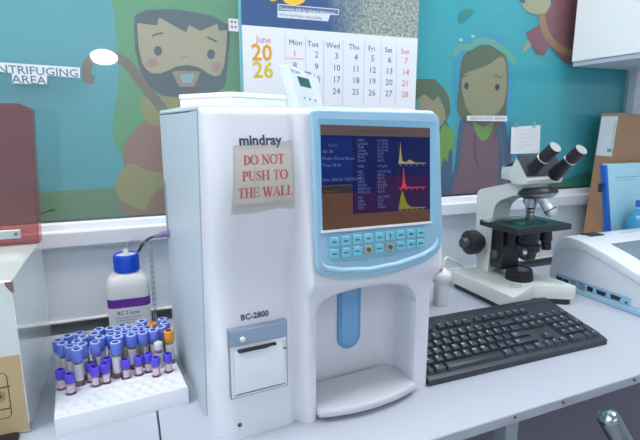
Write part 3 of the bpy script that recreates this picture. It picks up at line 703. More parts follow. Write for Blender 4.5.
# ---- paper warning sign taped on the column: a thing of its own
sgn = empty('warning_sign', A0, TH)
def cp2(x, y, o): u, w = apx(x, y); return fp(u, w, o)
def drapequad(bm, q, o, mi=0, n=10, th=.0003):
    G = []
    for j in range(n + 1):
        row = []
        for i in range(n + 1):
            a = Vector(q[0]).lerp(Vector(q[1]), i / n); b_ = Vector(q[3]).lerp(Vector(q[2]), i / n); p = a.lerp(b_, j / n); row.append(bm.verts.new(cp2(p.x, p.y, o)))
        G.append(row)
    for j in range(n):
        for i in range(n): bm.faces.new((G[j][i], G[j][i + 1], G[j + 1][i + 1], G[j + 1][i])).material_index = mi
bm = new(); drapequad(bm, [(235.2, 149.8), (291.5, 147.2), (292.6, 200.6), (234, 205)], .0016); obj('paper', bm, mat('sign sheet', (238, 234, 232), .65), sgn, smooth=60)
tp = clear('packing tape', (252, 250, 246), .6, .12, haze=.22, hazec=(172, 164, 154))
for q in ([(233.5, 145.4), (254.2, 144.2), (253.6, 213.2), (230.8, 215)], [(254.6, 144.2), (276.5, 143.2), (276, 208.3), (254.2, 213.0)], [(276.9, 142.8), (294.6, 139.3), (295.6, 208.6), (276.5, 208.2)]):
    bm = new(); drapequad(bm, q, .0021); obj('tape', bm, tp, sgn, smooth=60)
bm = new()
for q in ([(254.0, 144), (254.8, 144), (254.4, 213), (253.6, 213)], [(276.3, 150), (276.9, 150), (276.4, 207), (275.8, 207)]): drapequad(bm, q, .0023)
obj('tape_edge', bm, mat('tape edge', (196, 190, 190), .5), sgn)
# serif capitals drawn as strokes (unit cap height)
TK, TN, SF = .185, .08, .065
def gl(ch):
    s = []
    def ser(x, y, w=.17): s.append(([(x - w, y), (x + w, y)], SF))
    def arc(cx, cy, rx, ry, a0, a1, thick=True, n=14):
        p = ell(cx, cy, rx, ry, n, a0, a1) 
        if a1 - a0 == 360: p.append(p[0])
        for a, b_ in zip(p, p[1:]):
            k = abs((a[0] + b_[0]) / 2 - cx) / rx; s.append(([a, b_], TN + (TK - TN) * (k ** 1.5 if thick else 0)))
    if ch == 'D': s.append(([(.2, 0), (.2, 1)], TK)); arc(.25, .5, .42, .47, -90, 90); s.append(([(.05, .03), (.3, .03)], SF)); s.append(([(.05, .97), (.3, .97)], SF)); return s, .76
    if ch == 'O': arc(.4, .5, .34, .48, 0, 360); return s, .8
    if ch == 'N': s += [([(.15, 0), (.15, 1)], TN), ([(.13, .97), (.68, .05)], TK), ([(.68, 0), (.68, 1)], TN)]; ser(.15, .03); ser(.68, .97); ser(.08, .97, .1); return s, .84
    if ch == 'T': s += [([(.36, 0), (.36, 1)], TK), ([(.04, .97), (.68, .97)], SF), ([(.04, .97), (.04, .76)], SF), ([(.68, .97), (.68, .76)], SF)]; ser(.36, .03); return s, .72
    if ch == 'P': s.append(([(.2, 0), (.2, 1)], TK)); arc(.26, .73, .32, .25, -90, 90); s.append(([(.05, .97), (.3, .97)], SF)); ser(.2, .03); return s, .66
    if ch == 'U': s += [([(.18, 1), (.18, .3)], TK), ([(.66, 1), (.66, .3)], TN)]; arc(.42, .3, .24, .27, 180, 360, False); ser(.18, .97); ser(.66, .97, .13); s.append(([(.3, .06), (.5, .05)], TN * 1.6)); return s, .8
    if ch == 'S': s += [([(.5, .72), (.5, .95)], SF), ([(.08, .05), (.08, .3)], SF), ([(.5, .84), (.4, .94), (.28, .96), (.15, .88), (.12, .76)], .08), ([(.12, .76), (.2, .62), (.42, .44), (.5, .3)], TK), ([(.5, .3), (.48, .14), (.36, .04), (.22, .04), (.08, .16)], .08)]; return s, .6
    if ch == 'H': s += [([(.17, 0), (.17, 1)], TK), ([(.66, 0), (.66, 1)], TK), ([(.17, .5), (.66, .5)], SF)]; [ser(a, b_, .16) for a in (.17, .66) for b_ in (.03, .97)]; return s, .84
    if ch == 'E': s += [([(.18, 0), (.18, 1)], TK), ([(.04, .97), (.6, .97)], SF), ([(.04, .03), (.62, .03)], SF), ([(.18, .5), (.46, .5)], SF), ([(.6, .97), (.6, .76)], SF), ([(.62, .03), (.64, .26)], SF), ([(.46, .38), (.46, .62)], SF)]; return s, .68
    if ch == 'W': s += [([(.1, .97), (.34, .02)], TK), ([(.34, .02), (.56, .97)], TN), ([(.5, .97), (.74, .02)], TK), ([(.74, .02), (.97, .97)], TN)]; ser(.1, .97, .13); ser(.52, .97, .12); ser(.96, .97, .11); return s, 1.06
    if ch == 'A': s += [([(.12, .02), (.38, .98)], TN), ([(.38, .98), (.66, .02)], TK), ([(.22, .35), (.54, .35)], SF)]; ser(.12, .03, .12); ser(.66, .03, .14); return s, .78
    if ch == 'L': s += [([(.18, 0), (.18, 1)], TK), ([(.04, .03), (.6, .03)], SF), ([(.6, .03), (.63, .3)], SF)]; ser(.18, .97, .15); return s, .66
    return s, .34
bm = new()
for line, (xa, ya), (xb, yb), hp in (('DO NOT', (243, 165.2), (284.2, 163.2), 9.6), ('PUSH TO', (241, 181.2), (286.8, 178.4), 9.6), ('THE WALL', (237.2, 198.2), (292, 194.2), 9.8)):
    tot = sum(gl(c_)[1] for c_ in line); x = 0
    for c_ in line:
        s, w_ = gl(c_)
        for pts, wd in s:
            def Mx(p, x=x): 
                f = (x + p.x) / tot; return cp2(xa + (xb - xa) * f, ya + (yb - ya) * f - p.y * hp, .00185)
            stroke(bm, pts, wd * 1.15, Mx)
        x += w_
obj('lettering', bm, mat('sign red', (224, 92, 88), .6), sgn)
tag(sgn, 'paper sign DO NOT PUSH TO THE WALL taped on the analyser front', 'sign')
tag(an, 'large white blood analyser with light blue display bezel, centre of the bench', 'analyser')

# ---- things on top of the analyser
def onan(u, v, w): return A0 + AU * u + AV * v + Vector((0, 0, w))
wb = empty('white_box', onan(.0596, .086, .4288), TH + rad(26.2))
bm = new(); box(bm, (.001, .001, 0), (.113, .112, .0135), .001, 1); obj('base', bm, mat('box white', (240, 243, 246), .5), wb)
bm = new(); box(bm, (0, 0, .0136), (.114, .113, .0202), .001, 1); obj('lid', bm, mat('box lid white', (244, 246, 248), .45), wb)
tag(wb, 'flat white box lying on top of the analyser', 'box')
# handheld meter leaning on the back of the analyser top
VMT = .262
m0 = av(311, 106, VMT); mtr = empty('handheld_meter', onan(m0.x, VMT, .4289), TH)
def mt(x, y, o=0.0): q = av(x, y, VMT); return Vector((q.x - m0.x, -o, max(q.z - .4289, .0004)))
bm = new(); out = fillet([(mt(*p).x, mt(*p).z) for p in ((300, 110), (323, 110), (318.5, 78), (288.5, 64))], .004, 3)
prism(bm, [(x, 0, z) for x, z in out], (-.013, .016, 0), bev=.0014, seg=2); obj('body', bm, mat('meter white', (226, 234, 240), .35), mtr, smooth=40)
bm = new(); prism(bm, [mt(*p, .0006) for p in ((297, 76), (308.5, 79), (311.5, 88.5), (300.5, 86))], (0, .0007, 0)); obj('display', bm, mat('meter display', (58, 108, 98), .25), mtr)
bm = new(); xd = (mt(301, 71.6) - mt(291, 69.4)).normalized(); text(bm, 'Vitals', .0085, mt(291, 71.8, .0005), xd, (-.25, 0, .97), bold=.02); poly(bm, [mt(*p, .0005) for p in ((304.5, 70.8), (311, 72.6), (311.6, 74.6), (305, 72.8))]); obj('lettering', bm, mat('meter blue', (92, 166, 204), .5), mtr)
for p in ((304.5, 98), (310, 99.3), (315.5, 100.5)):
    bm = new(); lathe(bm, [(.0022, 0), (.0020, .0008)], mt(*p, .0002), (0, -1, 0), 12); obj('button', bm, mat('button grey', (150, 168, 184), .5), mtr)
tag(mtr, 'white handheld meter with dark green display, tilted behind the flat white box', 'meter')

# ================================================================== CARTON + RED BOX (left)
CXR, CYF, CYB, CZT = -.1443, .6818, .9215, .2126
ct = empty('carton', (-.33, .80, 0)); base = ct.location.copy()
bm = new(); box(bm, (-.62 - base.x, CYF - base.y, .001), (CXR - base.x, CYB - base.y, CZT), .0012, 1)
bm.normal_update()
M_ct = mat('carton white gloss', (222, 231, 228), .10, coat=1.0, spec=.8)
obj('body', bm, M_ct, ct)
bm = new(); box(bm, (-.619 - base.x, CYF - .0012 - base.y, .004), (CXR - .001 - base.x, CYF - base.y - .0001, .1130)); tb = obj('tan_panel', bm, mat('carton tan', (196, 172, 130), .6, var=.03, vscale=8), ct)
YT = CYF - .0014
def kp_(x, y): q = aty(x, y, YT); return Vector((q.x, YT, q.z)) - base
bm = new()
q0, q1 = kp_(10.6, 372), kp_(12.6, 417)
rr_ = rrect(q0.x - .085, q1.z, q1.x - .0005, q0.z, .006, 4); rr_.append(rr_[0])
stroke(bm, rr_, .0011, lambda p: Vector((p[0], q0.y, p[1])))
c_ = kp_(-1, 397)
for a in range(8):
    t = PI * a / 8; stroke(bm, [(c_.x - .0085 * math.cos(t), c_.z - .0085 * math.sin(t)), (c_.x + .0085 * math.cos(t), c_.z + .0085 * math.sin(t))], .0008, lambda p: Vector((p[0], q0.y, p[1])))
for yy_, w_ in ((386, .014), (408, .016)):
    p = kp_(10, yy_); stroke(bm, [(p.x - w_, p.z - .001), (p.x, p.z)], .0018, lambda p: Vector((p[0], q0.y, p[1])))
obj('print', bm, mat('carton ink', (84, 70, 52), .7), tb)
bm = new(); prism(bm, [Vector((x, y, z)) - base for x, y, z in ((CXR - .0075, CYF - .0006, .2115), (CXR + .0006, CYF - .0006, .2115), (CXR + .0006, CYF - .0006, .196), (CXR - .003, CYF - .0006, .200), (CXR - .007, CYF - .0006, .207))], (0, .008, 0)); obj('torn_corner', bm, mat('torn board', (128, 108, 100), .8), ct)
bm = new(); prism(bm, [Vector((CXR - .0004, y, z)) - base for y, z in ((CYF - .0006, .004), (CYF + .014, .004), (CYF + .012, .012), (CYF + .005, .017), (CYF - .0006, .012))], (.0010, 0, 0)); obj('torn_patch', bm, mat('torn pink', (170, 140, 140), .8), ct)
tag(ct, 'glossy white carton with tan lower panel at the left edge', 'carton')
rb = empty('acrylic_box', (-.36, .90, CZT + .0006)); base = rb.location.copy()
bm = new()
out = [(-.62, CZT + .0006), (-.1412, CZT + .0006), (-.1305, .4280), (-.1325, .4312), (-.1500, .4385), (-.62, .4385)]
prism(bm, [Vector((x, .888, z)) - base for x, z in out], (0, .031, 0), bev=.0015, seg=1)
obj('shell', bm, clear('red acrylic', (240, 170, 150), .9, .06, haze=.32, hazec=(148, 122, 134)), rb)
bm = new(); box(bm, (-.235 - base.x, .8855 - base.y, .2245 - base.z), (-.1655 - base.x, .8878 - base.y, .2390 - base.z), .0008, 1); pl = obj('metal_plate', bm, mat('plate steel', (178, 188, 192), .35, metal=.3), rb)
q = aty(16, 234, .885); bm = new(); lathe(bm, [(.0026, 0), (.0026, .0012), (.001, .0016), (0, .0016)], (q.x - base.x, .8857 - base.y, q.z - base.z), (0, -1, 0), 14); obj('screw', bm, mat('screw teal', (70, 96, 100), .4), pl)
tag(rb, 'dark red see-through acrylic box standing on the white carton', 'box')
w_ = empty('wire', aty(42, 213, 1.05)); base = w_.location.copy(); bm = new()
tube(bm, spline([aty(30, 216, YW - .024) - base, aty(42, 213.2, YW - .026) - base, aty(48, 211.2, YW - .012) - base, aty(54.5, 209.6, YW - .0062) - base], 6), .0013, 8); obj('strand', bm, M_black, w_, smooth=60)
tag(w_, 'short black wire end sticking out behind the red acrylic box', 'wire')
bp = empty('black_pad', (-.212, .6455, 0)); bm = new(); prism(bm, [(x, y, 0) for x, y in rrect(-.06, -.03, .056, .034, .005)], (0, 0, .006), bev=.001, seg=1); obj('case', bm, M_blackm, bp, smooth=40)
tag(bp, 'flat black pad lying in front of the carton', 'pad')

# ================================================================== TUBE RACK
TR = rad(5.3); R0 = Vector((-.1112, .6570, 0)); RU = Vector((math.cos(TR), math.sin(TR), 0)); RV = Vector((-math.sin(TR), math.cos(TR), 0))
tall = [(.007, .128), (.015, .111), (.024, .099), (.033, .081), (.020, .136), (.033, .111), (.042, .094), (.036, .140), (.045, .124), (.056, .128), (.058, .093), (.068, .142), (.068, .112), (.083, .136), (.082, .116), (.082, .081), (.092, .125), (.092, .101), (.102, .142), (.100, .111), (.110, .128), (.109, .099), (.117, .111), (.121, .126), (.131, .145), (.126, .097), (.135, .115), (.142, .099), (.163, .139), (.157, .108), (.168, .120)]
small = [(.009, .080), (.021, .060), (.054, .067), (.068, .069), (.048, .086), (.074, .086), (.096, .070), (.115, .071), (.129, .074), (.138, .055), (.157, .060)]
odd = [(.166, .088, 'orange'), (.146, .128, 'amber'), (.146, .081, 'white')]
P = [[a, b_, .0164] for a, b_ in tall] + [[a, b_, .0130] for a, b_ in small] + [[a, b_, .0150] for a, b_, _ in odd]
for it in range(300):
    for i in range(len(P)):
        for j in range(i):
            dx_, dy_ = P[i][0] - P[j][0], P[i][1] - P[j][1]; d_ = math.hypot(dx_, dy_) or 1e-6; need = (P[i][2] + P[j][2]) / 2 + .0003
            if d_ < need:
                k = (need - d_) / 2 / d_; P[i][0] += dx_ * k; P[i][1] += dy_ * k; P[j][0] -= dx_ * k; P[j][1] -= dy_ * k
    for p in P: p[0] = min(.1652, max(.0085, p[0])); p[1] = min(.150, p[1])
RW, RD, RH = .1740, .160, .0265
rk = empty('tube_rack', R0, TR)
bm = new(); holes = [(p[0], p[1], (.0071 if i < len(tall) else .0066), .009) for i, p in enumerate(P)]
gx = [(.0055 + .0165 * i + (.00825 if j % 2 else 0), .010 + .0142 * j) for j in range(5) for i in range(11)]
for a, b_ in gx:
    if a < RW - .006 and all(math.hypot(a - h[0], b_ - h[1]) > .0135 for h in holes): holes.append((a, b_, .0056, .0013))
nx, ny = 132, 120
def hz(a, b_):
    z = RH
    for h in holes:
        d_ = math.hypot(a - h[0], b_ - h[1])
        if d_ < h[2] + .001: z = min(z, RH - h[3] * ss(h[2] + .0008, h[2] - .0012, d_))
    e_ = min(a, RW - a, b_, RD - b_)
    if e_ < .002: z -= .002 * (1 - math.sqrt(max(0, 1 - ((.002 - e_) / .002) ** 2)))
    return z
G = [[bm.verts.new((RW * i / nx, RD * j / ny, hz(RW * i / nx, RD * j / ny))) for i in range(nx + 1)] for j in range(ny + 1)]
for j in range(ny):
    for i in range(nx): bm.faces.new((G[j][i], G[j][i + 1], G[j + 1][i + 1], G[j + 1][i]))
rg = G[0][:] + [G[j][-1] for j in range(1, ny + 1)] + G[-1][-2::-1] + [G[j][0] for j in range(ny - 1, 0, -1)]
lo_ = [bm.verts.new((v.co.x, v.co.y, 0)) for v in rg]
for i in range(len(rg)): j = (i + 1) % len(rg); bm.faces.new((rg[i], lo_[i], lo_[j], rg[j]))
bm.faces.new(lo_)
obj('block', bm, mat('rack foam', (232, 236, 242), .6, bump=.1, bscale=600), rk, smooth=50)
tag(rk, 'white foam tube rack full of blood tubes, in front of the white bottle', 'rack')
M_cap = mat('cap periwinkle', (104, 130, 226), .4, coat=.15); M_capring = mat('cap rim', (176, 192, 246), .4); M_caphole = mat('cap well', (92, 106, 172), .6)
M_capv = mat('cap violet', (88, 72, 224), .4, coat=.15); M_capvh = mat('cap violet well', (58, 44, 150), .6)
M_glass = clear('tube plastic', (236, 232, 232), .8, .06, haze=.22, hazec=(228, 222, 224)); M_blood = mat('blood', (136, 74, 66), .3); M_lab = mat('tube label', (214, 212, 218), .6); M_labp = mat('tube label pink', (222, 194, 218), .6)
M_or = mat('cap orange', (240, 156, 52), .4); M_orh = mat('cap orange well', (70, 54, 46), .5); M_am = mat('cap amber', (206, 140, 70), .4)
FLOOR = RH - .009 + .0003
def make_tube(big, cap, ring_, hole, ht, caph, rc, rt, level, lab):
    root = empty('blood_tube', (0, 0, 0), TR)
    bm = new(); lathe(bm, [(.0, 0), (rt * .6, .0008), (rt, .003), (rt, ht - caph + .002)], n=16, cap1=False); obj('tube_body', bm, M_glass, root, smooth=50)
    bm = new(); lathe(bm, [(.0, .0012), (rt * .55, .0016), (rt - .0009, .0036), (rt - .0009, level), (0, level)], n=14); obj('blood', bm, M_blood, root, smooth=50)
    bm = new(); lathe(bm, [(rt + .00025, ht - caph - .030 if big else .011), (rt + .00025, ht - caph - .004 if big else ht - caph - .003)], n=12, a0=rad(lab), a1=rad(lab + 200)); obj('label', bm, M_lab if big else M_labp, root, smooth=60)
    bm = new(); h0 = ht - caph
    lathe(bm, [(rt + .0002, h0), (rc - .0006, h0), (rc, h0 + .001), (rc, ht - .0016), (rc - .0005, ht - .0004)], n=20, mi=0, cap0=True, cap1=False)
    lathe(bm, [(rc - .0005, ht - .0004), (rc - .0012, ht), (rc * .56, ht)], n=20, mi=1, cap0=False, cap1=False)
    lathe(bm, [(rc * .56, ht), (rc * .48, ht - .0035), (0, ht - .0035)], n=20, mi=2, cap0=False, cap1=False)
    bmesh.ops.remove_doubles(bm, verts=bm.verts[:], dist=1e-6)
    obj('cap', bm, [cap, ring_, hole], root, smooth=40)
    return root
def dup(root):
    r = root.copy(); COL.objects.link(r)
    for ch_ in list(root.children): c2 = ch_.copy(); COL.objects.link(c2); c2.parent = r
    return r
protos = [make_tube(True, M_cap, M_capring, M_caphole, .0650, .0185, .0081, .0063, lv, lb) for lv, lb in ((.026, 160), (.034, 230), (.030, 100))]
sproto = [make_tube(False, M_capv, M_capv, M_capvh, .0385, .0130, .0068, .0054, lv, lb) for lv, lb in ((.012, 180), (.018, 140))]
ordn = ['first', 'second', 'third', 'fourth', 'fifth', 'sixth', 'seventh', 'eighth', 'ninth', 'tenth', 'eleventh']
rows = [('front', 0, .089), ('second', .089, .1045), ('third', .1045, .119), ('fourth', .119, .1315), ('back', .1315, 1)]
labs = {}
for nm, lo2, hi2 in rows:
    ids = sorted([i for i in range(len(tall)) if lo2 <= P[i][1] < hi2], key=lambda i: P[i][0])
    for n_, i in enumerate(ids): labs[i] = f'tall blue-capped blood tube, {ordn[n_]} from left in the {nm} row of tall tubes'
used = set()
def place(root, i, lab, grp):
    a, b_, _ = P[i]; root.location = R0 + RU * a + RV * b_ + Vector((0, 0, FLOOR)); root.rotation_euler = (rad(random.uniform(-.8, .8)), rad(random.uniform(-.8, .8)), TR + rad(random.uniform(-40, 40))); tag(root, lab, 'blood tube', grp)
for i in range(len(tall)):
    k = i % 3; r = protos[k] if k not in used else dup(protos[k]); used.add(k); place(r, i, labs[i], 'tall blue-capped tubes in the rack')
so = sorted(range(len(small)), key=lambda i: P[len(tall) + i][0]); used2 = set()
for n_, i in enumerate(so):
    k = n_ % 2; r = sproto[k] if k not in used2 else dup(sproto[k]); used2.add(k)
    place(r, len(tall) + i, f'short violet-capped tube, {ordn[n_]} from left among the short tubes', 'short violet-capped tubes in the rack')
for j, (a, b_, kind) in enumerate(odd):
    if kind == 'orange': r = make_tube(True, M_or, M_or, M_orh, .0640, .0185, .0078, .0063, .028, 200); lb = 'tall tube with an orange cap at the right end of the rack'
    elif kind == 'amber': r = make_tube(True, M_am, M_or, M_am, .0645, .0185, .0076, .0063, .028, 200); lb = 'tube with amber cap between the blue caps near the bottle'
    else: r = make_tube(True, mat('cap white', (226, 228, 230), .4), MATS['cap white'], MATS['cap white'], .0510, .0130, .0060, .0060, .020, 200); lb = 'tube with white stopper among the blue caps, beside the orange cap'
    place(r, len(tall) + len(small) + j, lb, None)

# ================================================================== REAGENT BOTTLE, HOSE, PIPETTE
bt_ = empty('reagent_bottle', (-.0120, .976, 0), rad(-2)); bt_.scale = (1.02, 1.02, 1.02)
bm = new()
def rsec(hx, hy, r, z): return [(x, y, z) for x, y in rrect(-hx, -hy, hx, hy, r, 5)]
secs = [rsec(.033, .024, .012, 0), rsec(.0365, .0275, .013, .003), rsec(.0375, .0285, .013, .012), rsec(.0375, .0285, .013, .096), rsec(.0370, .028, .0135, .104), rsec(.0345, .0265, .016, .112), rsec(.029, .024, .018, .118), rsec(.022, .0215, .0205, .1215), rsec(.0185, .0185, .0184, .1235), rsec(.0175, .0175, .0174, .131)]
rs = [[bm.verts.new(p) for p in s] for s in secs]
for a, b_ in zip(rs, rs[1:]):
    for i in range(len(a)): j = (i + 1) % len(a); bm.faces.new((a[i], a[j], b_[j], b_[i]))
bm.faces.new(rs[0][::-1]); bm.faces.new(rs[-1])
obj('body', bm, mat('bottle white', (230, 232, 234), .35, sss=.15), bt_, smooth=50)
def band(z0, z1, m, nm, par):
    bm = new(); a = rsec(.0379, .0289, .0134, z0); b_ = rsec(.0379, .0289, .0134, z1)
    va = [bm.verts.new(p) for p in a]; vb = [bm.verts.new(p) for p in b_]
    for i in range(len(a)): j = (i + 1) % len(a); bm.faces.new((va[i], va[j], vb[j], vb[i]))
    return obj(nm, bm, m, par, smooth=60)
lb_ = band(.020, .0800, mat('bottle label', (224, 228, 234), .5), 'label', bt_)
bm = new(); va = rsec(.0381, .0291, .0136, .0600); vb = rsec(.0381, .0291, .0136, .0770); A_ = [bm.verts.new(p) for p in va]; B_ = [bm.verts.new(p) for p in vb]
for i in range(len(A_)): j = (i + 1) % len(A_); bm.faces.new((A_[i], A_[j], B_[j], B_[i]))
obj('purple_band', bm, mat('label purple', (104, 44, 158), .5), lb_, smooth=60)
bm = new(); text(bm, 'BC 2 Lyse', .0094, (-.0215, -.0293, .0470), (1, 0, 0), (0, 0, 1), bold=.01)
for k in range(3): box(bm, (-.025, -.0293, .040 - k * .005), (.02 - .006 * k, -.0291, .0408 - k * .005))
obj('writing', bm, mat('label ink', (70, 80, 120), .6), lb_)
bm = new()
cp_ = [(.0222, .1245), (.0226, .126), (.0226, .1560), (.0215, .1575), (.0185, .1575), (.0180, .1545)]
lathe(bm, cp_, n=40, cap0=True, cap1=False); cpo = obj('cap', bm, mat('cap cobalt', (20, 84, 220), .35, coat=.2), bt_, smooth=40)
bm = new()
for k in range(40):
    a = 2 * PI * k / 40; box(bm, (.0222, -.0005, .127), (.0230, .0005, .1548), M=Matrix.Rotation(a, 4, 'Z'))
obj('ribs', bm, MATS['cap cobalt'], cpo)
bm = new(); lathe(bm, [(.0182, .150), (.0182, .1548), (.006, .1555), (.0045, .1640), (.0032, .1665), (0, .1665)], n=24); obj('stopper', bm, mat('stopper white', (226, 224, 228), .4), cpo, smooth=45)
tag(bt_, 'white reagent bottle with blue cap and purple band behind the tubes', 'bottle')
hp = onan(-.0015, .262, .2255)
hs = empty('reagent_hose', hp)
base = hp.copy()
bm = new(); C0 = Vector((.010, .988, .1600))
tube(bm, spline([C0 - base, aty(139.3, 250, .975) - base, aty(142.5, 244, .960) - base, aty(149, 238.5, .93) - base, aty(154.5, 236.4, .905) - base], 7), .0026, 10); obj('hose', bm, M_black, hs, smooth=60)
q = aty(155, 236.3, .902) - base; d_ = (Vector((0, 0, 0)) - q); L_ = d_.length
bm = new(); lathe(bm, [(.0034, 0), (.0040, .003), (.0040, L_ * .35), (.0052, L_ * .42), (.0056, L_ * .8), (.0050, L_ * .96), (.0036, L_ * .97)], q, d_, 18); obj('connector', bm, mat('connector lilac', (146, 130, 182), .4), hs, smooth=40)
bm = new(); tube(bm, spline([Vector((-.0130, .976, .1692)) - base, aty(128, 243.5, .972) - base, aty(137, 240, .955) - base, aty(146, 243, .935) - base, aty(152, 252, .93) - base], 7), .0016, 8); obj('clear_line', bm, clear('clear line', (225, 235, 240), 1, .05, haze=.2), hs, smooth=60)
tag(hs, 'black hose with lilac connector from the bottle cap into the analyser side', 'hose')
pq = aty(153.5, 290, .935); pi_ = empty('pipette', (pq.x, .935, 0)); bm = new()
lathe(bm, [(.0018, 0), (.0036, .02), (.0036, .168), (.0026, .174), (.0026, .178)], n=14); obj('barrel', bm, clear('pipette glass', (236, 242, 245), 1, .04, haze=.07), pi_, smooth=50)
bm = new()
for k in range(12): lathe(bm, [(.0037, .03 + k * .011), (.0037, .0312 + k * .011)], n=14, cap0=False, cap1=False)
obj('scale_marks', bm, mat('marks grey', (150, 160, 170), .6), pi_)
tag(pi_, 'thin clear graduated pipette standing between bottle and analyser', 'pipette')

# ================================================================== KEYBOARD
KX0, KX1, KY0, KD = .4168, .8155, .5765, .160
TLT = math.atan2(.030, .158)
kb = empty('keyboard', (KX0, KY0, 0.0005), 0)
KM = Matrix.Rotation(TLT, 4, 'X')
bm = new()
pf = [(0, 0), (.002, .0095), (.010, .0118), (KD - .02, .0130), (KD - .004, .0125), (KD, .010), (KD, .001), (KD - .01, 0)]
prism(bm, [(0, y, z) for y, z in pf], (KX1 - KX0, 0, 0), bev=.0015, seg=1)
bmesh.ops.transform(bm, matrix=KM, verts=bm.verts[:])
M_kc = mat('keyboard case', (46, 54, 64), .42, bump=.05, bscale=900); M_kk = mat('keyboard key', (50, 58, 70), .36, bump=.05, bscale=900); M_kl = mat('key legend', (226, 232, 238), .6)
obj('case', bm, M_kc, kb, smooth=35)
for fx in (.03, KX1 - KX0 - .05):
    bm = new(); box(bm, (fx, KD - .022, .0), (fx + .02, KD - .016, (KD - .02) * math.tan(TLT) - .0005)); obj('foot', bm, M_kc, kb)
bm = new(); box(bm, (KX1 - KX0 - .095, KD - .020, .0129), (KX1 - KX0 - .012, KD - .008, .0136), .0006, 1); bmesh.ops.transform(bm, matrix=KM, verts=bm.verts[:]); lp_ = obj('indicator_panel', bm, mat('led panel', (54, 62, 72), .3), kb)
UN = .01885
ORG = .388 - KX0
def row_keys(specs, x0): 
    x = x0; out = []
    for lab, w in specs:
        if lab is not None: out.append((lab, x, w))
        x += w
    return out
K = []
F_ = lambda s: [(c_, 1) for c_ in s]
R_ = [
 (5, [('Esc', 1), (None, 1)] + [('F%d' % i, 1) for i in range(1, 5)] + [(None, .5)] + [('F%d' % i, 1) for i in range(5, 9)] + [(None, .5)] + [('F%d' % i, 1) for i in range(9, 13)]),
 (4, F_('`1234567890-=') + [('<-', 2)]),
 (3, [('Tab', 1.5)] + F_('QWERTYUIOP[]') + [('\\', 1.5)]),
 (2, [('Caps', 1.75)] + F_("ASDFGHJKL;'") + [('Enter', 2.25)]),
 (1, [('Shift', 2.25)] + F_('ZXCVBNM,./') + [('Shift', 2.75)]),
 (0, [('Ctrl', 1.25), ('', 1.25), ('Alt', 1.25), (' ', 6.25), ('Alt', 1.25), ('', 1.25), ('', 1.25), ('Ctrl', 1.25)])]
for r, sp_ in R_: K += [(l_, x, w, r, 1) for l_, x, w in row_keys(sp_, 0)]
K += [(l_, 15.25 + i, 1, r, 1) for r, ls in ((5, ('Prt', 'Scr', 'Brk')), (4, ('Ins', 'Hm', 'Pg')), (3, ('Del', 'End', 'Pg'))) for i, l_ in enumerate(ls)]
K += [('^', 16.25, 1, 1, 1), ('<', 15.25, 1, 0, 1), ('v', 16.25, 1, 0, 1), ('>', 17.25, 1, 0, 1)]
K += [(l_, 18.5 + i, 1, r, 1) for r, ls in ((4, 'N/*-'), (3, '789'), (2, '456'), (1, '123')) for i, l_ in enumerate(ls)]
K += [('+', 21.5, 1, 2, 2), ('En', 21.5, 1, 0, 2), ('0', 18.5, 2, 0, 1), ('.', 20.5, 1, 0, 1)]
RY = [.0095, .0283, .0472, .0660, .0849, .1110]
nkey = 0
for l_, x, w, r, hgt in K:
    x0 = ORG + x * UN * (1.0 if x < 15 else .985) + .0006; x1 = x0 + w * UN - .0012
    if x1 > KX1 - KX0 - .004: x1 = KX1 - KX0 - .004
    x0 = max(x0, .005)
    if x1 - x0 < .008: continue
    y0 = RY[r] + .0006; y1 = (RY[r + 1] if hgt == 2 else RY[r]) + .0185 - .0006 + (.0 if hgt == 1 else .0)
    zb, zt = .0118, .0118 + (.0085 if l_ != ' ' else .0078)
    if r == 5: y1 -= .002
    bm = new(); ix, iyf, iyb = (.0026, .0016, .0040) if l_ != ' ' else (.0015, .0012, .0035)
    lo4 = [(x0, y0, zb), (x1, y0, zb), (x1, y1, zb), (x0, y1, zb)]; hi4 = [(x0 + ix, y0 + iyf, zt - .0006), (x1 - ix, y0 + iyf, zt - .0006), (x1 - ix, y1 - iyb, zt), (x0 + ix, y1 - iyb, zt)]
    a = [bm.verts.new(p) for p in lo4]; b_ = [bm.verts.new(p) for p in hi4]
    fs = [bm.faces.new(a[::-1]), bm.faces.new(b_)] + [bm.faces.new((a[i], a[(i + 1) % 4], b_[(i + 1) % 4], b_[i])) for i in range(4)]
    es = [e for e in bm.edges if any(v in b_ for v in e.verts)]
    bmesh.ops.bevel(bm, geom=es, offset=.0009, segments=2, affect='EDGES', profile=.5)
    if l_.strip():
        text(bm, l_, .0078 if len(l_) == 1 else .0046, (x0 + ix + .0010, y0 + iyf + .0052, zt + .00025), (1, 0, 0), (0, 1, 0.06), 'LEFT', 1)
    bmesh.ops.transform(bm, matrix=KM, verts=bm.verts[:])
    obj('key', bm, [M_kk, M_kl], kb, smooth=30); nkey += 1
tag(kb, 'black computer keyboard lying on the bench beside the analyser', 'keyboard')

# ================================================================== MICROSCOPE
mc = empty('microscope', (.845, .85, 0)); base = mc.location.copy()
M_ms = mat('microscope cream', (214, 220, 218), .38, coat=.1); M_msd = mat('microscope dark', (34, 38, 44), .42); M_met = mat('objective metal', (226, 228, 232), .3, metal=.9); M_grn = mat('stage green black', (36, 62, 62), .35)
foot = [(-.100, .110), (-.1, -.1025), (-.092, -.1035), (.0035, -.0605), (.078, -.1035), (.088, -.1025), (.088, .110)]
bm = new(); prism(bm, [(x * .92, y * .92, 0) for x, y in foot], (0, 0, .0135)); obj('plinth', bm, M_msd, mc)
bm = new(); prism(bm, [(x, y, .0135) for x, y in fillet(foot, .004, 3)], (0, 0, .0315), bev=.002, seg=2); bs = obj('base', bm, M_ms, mc, smooth=35)
q = atz(515.5, 286, .0452) - base; bm = new(); e1 = ell(q.x, q.y, .0150, .0105, 28); e2 = ell(q.x, q.y, .0122, .0080, 28)
